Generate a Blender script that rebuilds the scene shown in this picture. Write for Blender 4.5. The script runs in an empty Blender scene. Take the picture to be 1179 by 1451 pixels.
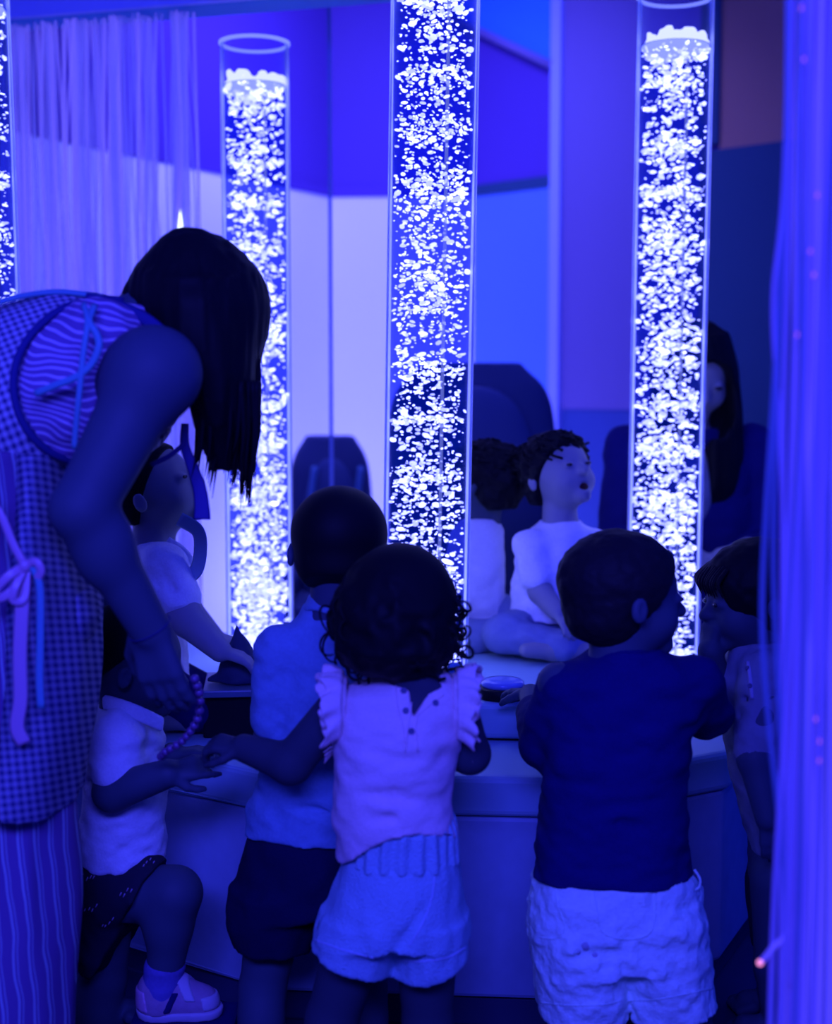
import bpy, bmesh, math, random
import numpy as np
from mathutils import Vector

# ------------------------------------------------------------------ camera, world, lights, exposure
scene = bpy.context.scene
COL = scene.collection
random.seed(7)
RNG = np.random.default_rng(11)
FPX, CX, CY, CAMZ, PITCH = 2000.0, 589.5, 725.5, 1.13, math.radians(5.0)

cam_data = bpy.data.cameras.new('camera')
cam_data.sensor_fit = 'VERTICAL'
cam_data.sensor_height = 36.0
cam_data.lens = 36.0 * FPX / 1451.0
cam_data.clip_start = 0.05
cam_data.dof.use_dof = True
cam_data.dof.focus_distance = 2.55
cam_data.dof.aperture_fstop = 2.0
cam = bpy.data.objects.new('camera', cam_data)
cam.location = (0, 0, CAMZ)
cam.rotation_euler = (math.pi / 2 - PITCH, 0, 0)
COL.objects.link(cam)
scene.camera = cam

world = bpy.data.worlds.new('world')
scene.world = world
world.use_nodes = True
bgn = world.node_tree.nodes['Background']
bgn.inputs[0].default_value = (0.015, 0.04, 1.0, 1)
bgn.inputs[1].default_value = 0.08

scene.view_settings.view_transform = 'Standard'
scene.view_settings.look = 'None'
scene.view_settings.exposure = 0.0
scene.view_settings.gamma = 1.0
scene.view_settings.use_curve_mapping = False


def area_light(name, loc, target, sx, sy, power, color, spread=180):
    l = bpy.data.lights.new(name, 'AREA')
    l.shape = 'RECTANGLE'
    l.size, l.size_y = sx, sy
    l.energy = power
    l.color = color
    l.spread = math.radians(spread)
    o = bpy.data.objects.new(name, l)
    o.location = loc
    d = Vector(target) - Vector(loc)
    o.rotation_euler = d.to_track_quat('-Z', 'Y').to_euler()
    COL.objects.link(o)
    return o


# ultraviolet ceiling lamps of the room; two added lamps brighten the back wall
area_light('blacklight_front', (-0.25, -0.4, 2.0), (-0.05, 2.3, 0.6), 1.8, 0.5, 132, (0.048, 0.052, 1.0))
area_light('wall_fill_high', (-0.12, 4.55, 2.68), (-0.30, 5.6, 1.0), 0.7, 0.25, 38, (0.16, 0.16, 1.0), 150)  # added fill from above that washes the back wall
area_light('wall_fill_low', (-0.05, 4.75, 0.10), (-0.15, 5.7, 1.25), 0.9, 0.15, 22, (0.17, 0.18, 1.0), 140)  # added fill hidden behind the platform, brightens the lower wall
area_light('blacklight_right', (1.7, 2.6, 2.6), (0.7, 5.0, 1.3), 0.8, 0.3, 14, (0.04, 0.06, 1.0))


# ------------------------------------------------------------------ helpers: projection of photo points to the place
def p(px, py, Y):
    u = (px - CX) / FPX
    v = (CY - py) / FPX
    dy = math.cos(PITCH) + v * math.sin(PITCH)
    dz = -math.sin(PITCH) + v * math.cos(PITCH)
    t = Y / dy
    return np.array([u * t, Y, CAMZ + dz * t])


def wdt(npx, Y):
    return npx * Y / FPX


def nrm(v):
    v = np.asarray(v, float)
    return v / (np.linalg.norm(v) + 1e-12)


# ------------------------------------------------------------------ materials
def mat(name, color, rough=0.8, metallic=0.0, spec=0.15, sheen=0.0, bump=None, bump_s=0.2):
    m = bpy.data.materials.new(name)
    m.use_nodes = True
    nt = m.node_tree
    b = nt.nodes['Principled BSDF']
    b.inputs['Base Color'].default_value = (*color, 1)
    b.inputs['Roughness'].default_value = rough
    b.inputs['Metallic'].default_value = metallic
    b.inputs['Specular IOR Level'].default_value = spec
    if sheen:
        b.inputs['Sheen Weight'].default_value = sheen
    if bump:
        tc = nt.nodes.new('ShaderNodeTexCoord')
        n = nt.nodes.new('ShaderNodeTexNoise')
        n.inputs['Scale'].default_value = bump
        n.inputs['Detail'].default_value = 3
        nt.links.new(tc.outputs['Object'], n.inputs['Vector'])
        bp = nt.nodes.new('ShaderNodeBump')
        bp.inputs['Strength'].default_value = bump_s
        bp.inputs['Distance'].default_value = 0.004
        nt.links.new(n.outputs['Fac'], bp.inputs['Height'])
        nt.links.new(bp.outputs['Normal'], b.inputs['Normal'])
        # slight colour mottling of the weave
        mx = nt.nodes.new('ShaderNodeMixRGB')
        mx.blend_type = 'MULTIPLY'
        mx.inputs[0].default_value = 0.25
        mx.inputs[1].default_value = (*color, 1)
        nt.links.new(n.outputs['Fac'], mx.inputs[2])
        nt.links.new(mx.outputs[0], b.inputs['Base Color'])
    return m


def math_node(nt, op, a, b=None):
    n = nt.nodes.new('ShaderNodeMath')
    n.operation = op
    for i, v in enumerate((a, b)):
        if v is None:
            continue
        if isinstance(v, (int, float)):
            n.inputs[i].default_value = v
        else:
            nt.links.new(v, n.inputs[i])
    return n.outputs[0]


def coord_axis(nt, vec):
    """dot of object coordinates with vec"""
    tc = nt.nodes.new('ShaderNodeTexCoord')
    d = nt.nodes.new('ShaderNodeVectorMath')
    d.operation = 'DOT_PRODUCT'
    nt.links.new(tc.outputs['Object'], d.inputs[0])
    d.inputs[1].default_value = vec
    return d.outputs['Value']


def gingham_mat(name, light, dark, axis_a, axis_b, size):
    m = mat(name, light, 0.85)
    nt = m.node_tree
    b = nt.nodes['Principled BSDF']
    outs = []
    for ax in (axis_a, axis_b):
        v = math_node(nt, 'MULTIPLY', coord_axis(nt, ax), 1.0 / size)
        s = math_node(nt, 'FRACT', math_node(nt, 'ADD', v, 100.0))
        outs.append(math_node(nt, 'GREATER_THAN', s, 0.5))
    f = math_node(nt, 'MULTIPLY', math_node(nt, 'ADD', outs[0], outs[1]), 0.5)
    mx = nt.nodes.new('ShaderNodeMixRGB')
    mx.inputs[1].default_value = (*light, 1)
    mx.inputs[2].default_value = (*dark, 1)
    nt.links.new(f, mx.inputs[0])
    nt.links.new(mx.outputs[0], b.inputs['Base Color'])
    return m


def stripe_mat(name, base, line, axis, size, width=0.14, wob=0.0, second=None):
    m = mat(name, base, 0.85)
    nt = m.node_tree
    b = nt.nodes['Principled BSDF']
    v = coord_axis(nt, axis)
    if wob:
        tc = nt.nodes.new('ShaderNodeTexCoord')
        n = nt.nodes.new('ShaderNodeTexNoise')
        n.inputs['Scale'].default_value = 14
        n.inputs['Detail'].default_value = 1
        nt.links.new(tc.outputs['Object'], n.inputs['Vector'])
        v = math_node(nt, 'ADD', v, math_node(nt, 'MULTIPLY', n.outputs['Fac'], wob))
    s = math_node(nt, 'FRACT', math_node(nt, 'ADD', math_node(nt, 'MULTIPLY', v, 1.0 / size), 100.0))
    f = math_node(nt, 'LESS_THAN', s, width)
    if second:
        f2 = math_node(nt, 'COMPARE', s, second)
        f2.node.inputs[2].default_value = 0.03
        f = math_node(nt, 'MAXIMUM', f, f2)
    mx = nt.nodes.new('ShaderNodeMixRGB')
    mx.inputs[1].default_value = (*base, 1)
    mx.inputs[2].default_value = (*line, 1)
    nt.links.new(f, mx.inputs[0])
    nt.links.new(mx.outputs[0], b.inputs['Base Color'])
    return m


def glow_mat(name, color, strength, transp=0.0, tint=(1, 1, 1), sampling=None):
    m = bpy.data.materials.new(name)
    m.use_nodes = True
    nt = m.node_tree
    nt.nodes.remove(nt.nodes['Principled BSDF'])
    out = nt.nodes['Material Output']
    e = nt.nodes.new('ShaderNodeEmission')
    e.inputs[0].default_value = (*color, 1)
    e.inputs[1].default_value = strength
    if transp:
        t = nt.nodes.new('ShaderNodeBsdfTransparent')
        t.inputs[0].default_value = (*tint, 1)
        mx = nt.nodes.new('ShaderNodeMixShader')
        mx.inputs[0].default_value = transp
        nt.links.new(e.outputs[0], mx.inputs[1])
        nt.links.new(t.outputs[0], mx.inputs[2])
        nt.links.new(mx.outputs[0], out.inputs[0])
    else:
        nt.links.new(e.outputs[0], out.inputs[0])
    if sampling:
        m.cycles.emission_sampling = sampling
    return m


def clear_mat(name, tint=(0.93, 0.95, 1.0), rough=0.05):
    """clear acrylic: see-through with a fresnel sheen"""
    m = bpy.data.materials.new(name)
    m.use_nodes = True
    nt = m.node_tree
    nt.nodes.remove(nt.nodes['Principled BSDF'])
    out = nt.nodes['Material Output']
    t = nt.nodes.new('ShaderNodeBsdfTransparent')
    t.inputs[0].default_value = (*tint, 1)
    g = nt.nodes.new('ShaderNodeBsdfTranslucent')
    g.inputs[0].default_value = (0.7, 0.8, 1, 1)
    lw = nt.nodes.new('ShaderNodeLayerWeight')
    lw.inputs['Blend'].default_value = 0.05
    mx = nt.nodes.new('ShaderNodeMixShader')
    nt.links.new(lw.outputs['Fresnel'], mx.inputs[0])
    nt.links.new(t.outputs[0], mx.inputs[1])
    nt.links.new(g.outputs[0], mx.inputs[2])
    nt.links.new(mx.outputs[0], out.inputs[0])
    return m


M = {}
M['skin'] = mat('skin', (0.055, 0.075, 0.105), 0.6, spec=0.2)
M['skin_light'] = mat('skin_light', (0.26, 0.26, 0.27), 0.6, spec=0.2)
M['skin_dark'] = mat('skin_dark', (0.04, 0.05, 0.07), 0.6, spec=0.15)
M['hair'] = mat('hair', (0.006, 0.006, 0.008), 0.6, spec=0.12)
M['hair_brown'] = mat('hair_brown', (0.014, 0.012, 0.016), 0.6, spec=0.12, bump=60, bump_s=0.6)
M['eye'] = mat('eye', (0.02, 0.015, 0.012), 0.15, spec=0.6)
M['lip'] = mat('lip', (0.3, 0.1, 0.09), 0.5)
M['mouth'] = mat('mouth', (0.05, 0.01, 0.01), 0.6)
M['white_cotton'] = mat('white_cotton', (0.86, 0.86, 0.88), 0.9, bump=220, bump_s=0.25)
M['lilac_cotton'] = mat('lilac_cotton', (0.98, 0.72, 0.68), 0.9, bump=240, bump_s=0.3)
M['blue_cotton'] = mat('blue_cotton', (0.20, 0.36, 0.50), 0.9, bump=160, bump_s=0.3)
M['navy_cotton'] = mat('navy_cotton', (0.008, 0.008, 0.10), 0.9, bump=200, bump_s=0.2)
M['navy_shorts'] = mat('navy_shorts', (0.008, 0.008, 0.04), 0.9, bump=200, bump_s=0.2)
M['linen'] = mat('linen', (0.74, 0.98, 0.80), 0.95, bump=150, bump_s=0.6)
M['denim'] = mat('denim', (0.40, 0.66, 0.72), 0.95, bump=330, bump_s=1.0)
M['denim_seam'] = mat('denim_seam', (0.5, 0.62, 0.75), 0.95)
M['grey_print'] = mat('grey_print', (0.25, 0.27, 0.33), 0.9, bump=60, bump_s=0.5)
M['dark_cotton'] = mat('dark_cotton', (0.02, 0.02, 0.035), 0.9)
M['button'] = mat('button', (0.12, 0.12, 0.2), 0.4)
M['ribbon'] = mat('ribbon', (0.62, 0.32, 0.45), 0.35, spec=0.5)
M['ribbon_blue'] = mat('ribbon_blue', (0.12, 0.34, 0.40), 0.5)
M['ribbon_pale'] = mat('ribbon_pale', (0.35, 0.5, 0.55), 0.5)
M['piping'] = mat('piping', (0.03, 0.03, 0.16), 0.8)
M['shoe'] = mat('shoe', (0.42, 0.26, 0.36), 0.7, bump=90, bump_s=0.3)
M['shoe_sole'] = mat('shoe_sole', (0.5, 0.42, 0.5), 0.6)
M['sock'] = mat('sock', (0.15, 0.13, 0.4), 0.9, bump=200)
M['bead'] = mat('bead', (0.16, 0.07, 0.2), 0.3, spec=0.6)
M['black'] = mat('black', (0.008, 0.008, 0.012), 0.5)
M['vinyl'] = mat('vinyl', (0.36, 0.46, 0.60), 0.55, spec=0.4, bump=25, bump_s=0.05)
M['vinyl_top'] = mat('vinyl_top', (0.36, 0.56, 0.62), 0.5, spec=0.4)
M['metal'] = mat('metal', (0.7, 0.7, 0.72), 0.3, metallic=1.0)
M['print_mark'] = mat('print_mark', (0.42, 0.3, 0.4), 0.9)
M['stain'] = mat('stain', (0.40, 0.42, 0.45), 0.95)


# ------------------------------------------------------------------ object helpers
def tag(o, label=None, cat=None, group=None, kind=None):
    if label:
        o['label'] = label
    if cat:
        o['category'] = cat
    if group:
        o['group'] = group
    if kind:
        o['kind'] = kind
    return o


def empty(name, loc, label=None, cat=None, group=None):
    o = bpy.data.objects.new(name, None)
    o.empty_display_size = 0.05
    o.location = loc
    COL.objects.link(o)
    return tag(o, label, cat, group)


def world_origin(o):
    v = np.zeros(3)
    while o is not None:
        v = v + np.array(o.location)
        o = o.parent
    return v


def link_mesh(name, verts, faces, material, parent=None, origin=None, smooth=True):
    """verts in world coordinates; the object's origin is `origin` (world)"""
    verts = np.asarray(verts, float)
    if origin is None:
        origin = world_origin(parent) if parent is not None else np.zeros(3)
    me = bpy.data.meshes.new(name)
    if isinstance(faces, np.ndarray) and len(faces):
        n, k = faces.shape
        me.vertices.add(len(verts))
        me.vertices.foreach_set('co', (verts - origin).astype(np.float32).ravel())
        me.loops.add(n * k)
        me.loops.foreach_set('vertex_index', faces.astype(np.int32).ravel())
        me.polygons.add(n)
        me.polygons.foreach_set('loop_start', np.arange(0, n * k, k, dtype=np.int32))
        me.update(calc_edges=True)
        me.validate()
    else:
        me.from_pydata([tuple(v) for v in (verts - origin)], [], [tuple(f) for f in faces])
        me.update()
    me.polygons.foreach_set('use_smooth', [smooth] * len(me.polygons))
    if material is not None:
        me.materials.append(material)
    o = bpy.data.objects.new(name, me)
    COL.objects.link(o)
    if parent is not None:
        o.parent = parent
        o.location = tuple(np.asarray(origin) - world_origin(parent))
    else:
        o.location = tuple(origin)
    return o


def bm_obj(name, bm, material, parent=None, smooth=False, bevel=0.0, seg=2, origin=None):
    if bevel:
        bmesh.ops.bevel(bm, geom=[e for e in bm.edges], offset=bevel, segments=seg, affect='EDGES', profile=0.5)
    bmesh.ops.recalc_face_normals(bm, faces=bm.faces[:])
    vs = [tuple(v.co) for v in bm.verts]
    bm.verts.index_update()
    fs = [tuple(v.index for v in f.verts) for f in bm.faces]
    bm.free()
    o = link_mesh(name, vs, fs, material, parent, origin, smooth)
    return o


def box_bm(c, size, bm=None, rz=0.0):
    bm = bm or bmesh.new()
    r = bmesh.ops.create_cube(bm, size=1.0)
    ca, sa = math.cos(rz), math.sin(rz)
    for v in r['verts']:
        x, y, z = v.co.x * size[0], v.co.y * size[1], v.co.z * size[2]
        v.co = (c[0] + x * ca - y * sa, c[1] + x * sa + y * ca, c[2] + z)
    return bm


def prism_bm(poly, z0, z1, bm=None):
    bm = bm or bmesh.new()
    a = [bm.verts.new((x, y, z0)) for x, y in poly]
    b = [bm.verts.new((x, y, z1)) for x, y in poly]
    bm.faces.new(a[::-1])
    bm.faces.new(b)
    n = len(poly)
    for i in range(n):
        bm.faces.new((a[i], a[(i + 1) % n], b[(i + 1) % n], b[i]))
    return bm


def tube_geo(pts, radius, sides=6, flat=None, close=False):
    """swept tube; radius scalar or list; flat=(normal, ratio) squashes it along the normal"""
    pts = np.asarray(pts, float)
    n = len(pts)
    rad = np.full(n, radius) if np.isscalar(radius) else np.asarray(radius, float)
    tan = np.gradient(pts, axis=0)
    tan /= np.linalg.norm(tan, axis=1)[:, None] + 1e-12
    ref = np.array([0, 1.0, 0]) if flat is None else np.asarray(flat[0], float)
    V = []
    for i in range(n):
        a = np.cross(tan[i], ref)
        if np.linalg.norm(a) < 1e-3:
            a = np.cross(tan[i], [1.0, 0.2, 0.1])
        a = nrm(a)
        b = nrm(np.cross(a, tan[i]))
        q = 1.0 if flat is None else flat[1]
        for k in range(sides):
            t = 2 * math.pi * k / sides
            V.append(pts[i] + rad[i] * (math.cos(t) * a + math.sin(t) * b * q))
    F = []
    for i in range(n - 1):
        for k in range(sides):
            k2 = (k + 1) % sides
            F.append((i * sides + k, i * sides + k2, (i + 1) * sides + k2, (i + 1) * sides + k))
    F.append(tuple(range(sides))[::-1])
    F.append(tuple(range((n - 1) * sides, n * sides)))
    return V, F


def spline(pts, n):
    """Catmull-Rom through pts"""
    P = [np.asarray(q, float) for q in pts]
    P = [2 * P[0] - P[1]] + P + [2 * P[-1] - P[-2]]
    out = []
    segs = len(P) - 3
    for i in range(n):
        t = i / (n - 1) * segs
        k = min(int(t), segs - 1)
        t -= k
        a, b, c, d = P[k:k + 4]
        out.append(0.5 * ((2 * b) + (-a + c) * t + (2 * a - 5 * b + 4 * c - d) * t * t + (-a + 3 * b - 3 * c + d) * t ** 3))
    return np.array(out)


def tube(name, pts, radius, material, parent=None, sides=6, flat=None):
    V, F = tube_geo(pts, radius, sides, flat)
    return link_mesh(name, V, F, material, parent)


def multi(name, geos, material, parent=None, smooth=True):
    V, F = [], []
    for v, f in geos:
        o = len(V)
        V += list(v)
        F += [tuple(i + o for i in q) for q in f]
    return link_mesh(name, V, F, material, parent, smooth=smooth)


def lathe_geo(c, prof, sides=32, axis=None, caps=True):
    """profile of (radius, height) about +Z (or axis) at c"""
    ax = np.array([0, 0, 1.0]) if axis is None else nrm(axis)
    a = nrm(np.cross(ax, [0.3, 1, 0.2]))
    b = np.cross(ax, a)
    V, F = [], []
    for r, h in prof:
        for k in range(sides):
            t = 2 * math.pi * k / sides
            V.append(np.asarray(c) + ax * h + r * (math.cos(t) * a + math.sin(t) * b))
    for i in range(len(prof) - 1):
        for k in range(sides):
            k2 = (k + 1) % sides
            F.append((i * sides + k, i * sides + k2, (i + 1) * sides + k2, (i + 1) * sides + k))
    if caps:
        F.append(tuple(range(sides))[::-1])
        F.append(tuple(range((len(prof) - 1) * sides, len(prof) * sides)))
    return V, F


def ball_geo(c, r, seg=10, rings=6, sc=(1, 1, 1)):
    V, F = [], []
    c = np.asarray(c)
    V.append(c + np.array([0, 0, r * sc[2]]))
    for i in range(1, rings):
        t = math.pi * i / rings
        for k in range(seg):
            a = 2 * math.pi * k / seg
            V.append(c + r * np.array([math.sin(t) * math.cos(a) * sc[0], math.sin(t) * math.sin(a) * sc[1], math.cos(t) * sc[2]]))
    V.append(c - np.array([0, 0, r * sc[2]]))
    for k in range(seg):
        F.append((0, 1 + k, 1 + (k + 1) % seg))
    for i in range(rings - 2):
        for k in range(seg):
            a = 1 + i * seg
            F.append((a + k, a + seg + k, a + seg + (k + 1) % seg, a + (k + 1) % seg))
    last = len(V) - 1
    a = 1 + (rings - 2) * seg
    for k in range(seg):
        F.append((a + k, last, a + (k + 1) % seg))
    return V, F


# ------------------------------------------------------------------ smooth solid modelling: distance fields meshed with surface nets
_LAT = RNG.random((32, 32, 32)).astype(np.float32)


def vnoise(X, Y, Z):
    xi, yi, zi = np.floor(X), np.floor(Y), np.floor(Z)
    fx, fy, fz = X - xi, Y - yi, Z - zi
    fx, fy, fz = [f * f * (3 - 2 * f) for f in (fx, fy, fz)]
    xi, yi, zi = [a.astype(np.int32) & 31 for a in (xi, yi, zi)]
    x1, y1, z1 = (xi + 1) & 31, (yi + 1) & 31, (zi + 1) & 31
    L = _LAT
    c00 = L[xi, yi, zi] * (1 - fx) + L[x1, yi, zi] * fx
    c10 = L[xi, y1, zi] * (1 - fx) + L[x1, y1, zi] * fx
    c01 = L[xi, yi, z1] * (1 - fx) + L[x1, yi, z1] * fx
    c11 = L[xi, y1, z1] * (1 - fx) + L[x1, y1, z1] * fx
    c0 = c00 * (1 - fy) + c10 * fy
    c1 = c01 * (1 - fy) + c11 * fy
    return (c0 * (1 - fz) + c1 * fz) * 2 - 1


class Solid:
    BIG = 0.08

    def __init__(self, res=0.0045):
        self.res = res
        self.ops = []

    # --- primitives: (function(X,Y,Z)->d, lo, hi)
    @staticmethod
    def _cone(a, b, ra, rb):
        a, b = np.asarray(a, float), np.asarray(b, float)
        ab = b - a
        L2 = float(ab @ ab) + 1e-12

        def f(X, Y, Z):
            dx, dy, dz = X - a[0], Y - a[1], Z - a[2]
            t = np.clip((dx * ab[0] + dy * ab[1] + dz * ab[2]) / L2, 0, 1)
            return np.sqrt((dx - t * ab[0]) ** 2 + (dy - t * ab[1]) ** 2 + (dz - t * ab[2]) ** 2) - (ra + (rb - ra) * t)
        lo = np.minimum(a - ra, b - rb)
        hi = np.maximum(a + ra, b + rb)
        return f, lo, hi

    @staticmethod
    def _ell(c, r, axes=None):
        c = np.asarray(c, float)
        r = np.asarray(r, float)
        A = np.eye(3) if axes is None else np.array([nrm(q) for q in axes])

        def f(X, Y, Z):
            dx, dy, dz = X - c[0], Y - c[1], Z - c[2]
            q = [(dx * A[i, 0] + dy * A[i, 1] + dz * A[i, 2]) for i in range(3)]
            k0 = np.sqrt(sum((q[i] / r[i]) ** 2 for i in range(3))) + 1e-9
            k1 = np.sqrt(sum((q[i] / r[i] ** 2) ** 2 for i in range(3))) + 1e-9
            return k0 * (k0 - 1) / k1
        ext = np.sqrt(((A * r[:, None]) ** 2).sum(0))
        return f, c - ext, c + ext

    @staticmethod
    def _loft(rows, axes=None, power=2.0, pleat=None):
        """rows: list of (centre xyz, half-width, half-depth) from top to bottom (sorted by z); horizontal sections"""
        rows = sorted(rows, key=lambda q: q[0][2])
        zs = np.array([q[0][2] for q in rows])
        cx = np.array([q[0][0] for q in rows])
        cy = np.array([q[0][1] for q in rows])
        rx = np.array([q[1] for q in rows])
        ry = np.array([q[2] for q in rows])
        yaw = axes or 0.0
        ca, sa = math.cos(yaw), math.sin(yaw)

        def f(X, Y, Z):
            zz = Z[0, 0, :]
            # smooth interpolation by sampling finely and box filtering
            fine = np.linspace(zs[0] - 0.02, zs[-1] + 0.02, 160)
            w = 7

            def sm(a):
                v = np.interp(fine, zs, a)
                v = np.convolve(np.pad(v, w, mode='edge'), np.ones(2 * w + 1) / (2 * w + 1), 'valid')
                return np.interp(zz, fine, v)[None, None, :]
            dx, dy = X - sm(cx), Y - sm(cy)
            u, v = dx * ca + dy * sa, -dx * sa + dy * ca
            RX, RY = sm(rx), sm(ry)
            if power == 2.0:
                k = np.sqrt((u / RX) ** 2 + (v / RY) ** 2)
            else:
                k = (np.abs(u / RX) ** power + np.abs(v / RY) ** power) ** (1 / power)
            if pleat:
                th = np.arctan2(v / RY, u / RX)
                k = k * (1 + pleat[1] * np.cos(pleat[0] * th + 3.0 * np.sin(2 * th)))
            d = (k - 1) * np.minimum(RX, RY)
            cap = np.maximum(zs[0] - Z, Z - zs[-1])
            return np.maximum(d, cap)
        m = max(rx.max(), ry.max())
        lo = np.array([cx.min() - m, cy.min() - m, zs[0]])
        hi = np.array([cx.max() + m, cy.max() + m, zs[-1]])
        return f, lo, hi

    def cone(self, a, b, ra, rb, k=0.012, op='add'):
        self.ops.append((op, self._cone(a, b, ra, rb), k)); return self

    def chain(self, pts, rs, k=0.012):
        for i in range(len(pts) - 1):
            self.cone(pts[i], pts[i + 1], rs[i], rs[i + 1], k)
        return self

    def ell(self, c, r, axes=None, k=0.012, op='add'):
        self.ops.append((op, self._ell(c, r, axes), k)); return self

    def loft(self, rows, yaw=0.0, k=0.012, op='add', power=2.0, pleat=None):
        self.ops.append((op, self._loft(rows, yaw, power, pleat), k)); return self

    def cut(self, pt, n, k=0.0):
        """remove the side the normal points to"""
        pt = np.asarray(pt, float); n = nrm(n)
        self.ops.append(('cut', (pt, n), k)); return self

    def noise(self, amp, scale, off=0.0):
        self.ops.append(('noise', (amp, np.asarray(scale, float) * np.ones(3), off), 0)); return self

    def func(self, fn):
        self.ops.append(('func', fn, 0)); return self

    def mesh(self):
        los = [o[1][1] for o in self.ops if o[0] == 'add']
        his = [o[1][2] for o in self.ops if o[0] == 'add']
        h = self.res
        lo = np.min(los, axis=0) - 0.02
        hi = np.max(his, axis=0) + 0.02
        n = np.ceil((hi - lo) / h).astype(int) + 1
        ax = [(lo[i] + h * np.arange(n[i])).astype(np.float32) for i in range(3)]
        G = np.full(n, self.BIG, np.float32)
        for op, prim, k in self.ops:
            if op in ('add', 'sub'):
                f, plo, phi = prim
                m = k + 3 * h + 0.004
                i0 = np.clip(np.floor((plo - m - lo) / h).astype(int), 0, n)
                i1 = np.clip(np.ceil((phi + m - lo) / h).astype(int) + 1, 0, n)
                if np.any(i1 <= i0):
                    continue
                sl = tuple(slice(i0[i], i1[i]) for i in range(3))
                X, Y, Z = np.meshgrid(ax[0][sl[0]], ax[1][sl[1]], ax[2][sl[2]], indexing='ij', sparse=True)
                d = f(X, Y, Z).astype(np.float32)
                g = G[sl]
                kk = max(k, 1e-5)
                if op == 'add':
                    hh = np.maximum(kk - np.abs(g - d), 0) / kk
                    G[sl] = np.minimum(g, d) - hh * hh * kk * 0.25
                else:
                    d = -d
                    hh = np.maximum(kk - np.abs(g - d), 0) / kk
                    G[sl] = np.maximum(g, d) + hh * hh * kk * 0.25
            else:
                X, Y, Z = np.meshgrid(*ax, indexing='ij', sparse=True)
                if op == 'cut':
                    pt, nn = prim
                    d = ((X - pt[0]) * nn[0] + (Y - pt[1]) * nn[1] + (Z - pt[2]) * nn[2]).astype(np.float32)
                    G = np.maximum(G, d)
                elif op == 'noise':
                    amp, sc, off = prim
                    idx = np.nonzero(np.abs(G) < 4 * h + abs(amp))
                    if len(idx[0]):
                        G[idx] += amp * vnoise(ax[0][idx[0]] * sc[0] + off, ax[1][idx[1]] * sc[1] + off, ax[2][idx[2]] * sc[2] + off)
                elif op == 'func':
                    idx = np.nonzero(np.abs(G) < 6 * h + 0.01)
                    if len(idx[0]):
                        G[idx] = prim(G[idx], ax[0][idx[0]], ax[1][idx[1]], ax[2][idx[2]])
        return surface_nets(G, lo, h)

    def obj(self, name, material, parent=None, origin=None):
        V, F = self.mesh()
        return link_mesh(name, V, F, material, parent, origin)


def surface_nets(G, lo, h):
    ins = G < 0
    # closed at the border
    ins[0] = ins[-1] = False
    ins[:, 0] = ins[:, -1] = False
    ins[:, :, 0] = ins[:, :, -1] = False
    c = np.zeros(tuple(s - 1 for s in G.shape), np.uint8)
    for dx in (0, 1):
        for dy in (0, 1):
            for dz in (0, 1):
                c += ins[dx:dx + c.shape[0], dy:dy + c.shape[1], dz:dz + c.shape[2]]
    act = np.nonzero((c > 0) & (c < 8))
    nv = len(act[0])
    idx = np.full(c.shape, -1, np.int32)
    idx[act] = np.arange(nv)
    corners = {}
    inn = {}
    for dx in (0, 1):
        for dy in (0, 1):
            for dz in (0, 1):
                q = (act[0] + dx, act[1] + dy, act[2] + dz)
                inn[dx, dy, dz] = ins[q]
                v = G[q]
                v = np.where(inn[dx, dy, dz], np.minimum(v, -1e-6), np.maximum(v, 1e-6))
                corners[dx, dy, dz] = v
    acc = np.zeros((nv, 3))
    cnt = np.zeros(nv)
    for a in corners:
        for d in range(3):
            if a[d] == 0:
                b = list(a); b[d] = 1; b = tuple(b)
                m = inn[a] != inn[b]
                va, vb = corners[a], corners[b]
                t = np.where(m, va / (va - vb + 1e-12), 0)
                pt = np.zeros((nv, 3))
                for e in range(3):
                    pt[:, e] = a[e]
                pt[:, d] = t
                acc[m] += pt[m]
                cnt[m] += 1
    V = lo + h * (np.stack(act, 1) + acc / cnt[:, None])
    F = []
    for d in range(3):
        a = [slice(None)] * 3; b = [slice(None)] * 3
        a[d] = slice(0, -1); b[d] = slice(1, None)
        A, B = ins[tuple(a)], ins[tuple(b)]
        for first, rev in ((A & ~B, False), (~A & B, True)):
            q = np.nonzero(first)
            if not len(q[0]):
                continue
            e1, e2 = [(1, 2), (2, 0), (0, 1)][d]
            ids = []
            for o1, o2 in ((-1, -1), (0, -1), (0, 0), (-1, 0)):
                r = [q[0].copy(), q[1].copy(), q[2].copy()]
                r[e1] = r[e1] + o1
                r[e2] = r[e2] + o2
                ids.append(idx[r[0], r[1], r[2]])
            f = np.stack(ids, 1)
            if rev:
                f = f[:, ::-1]
            F.append(f)
    F = np.concatenate(F)
    return V, F


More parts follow.
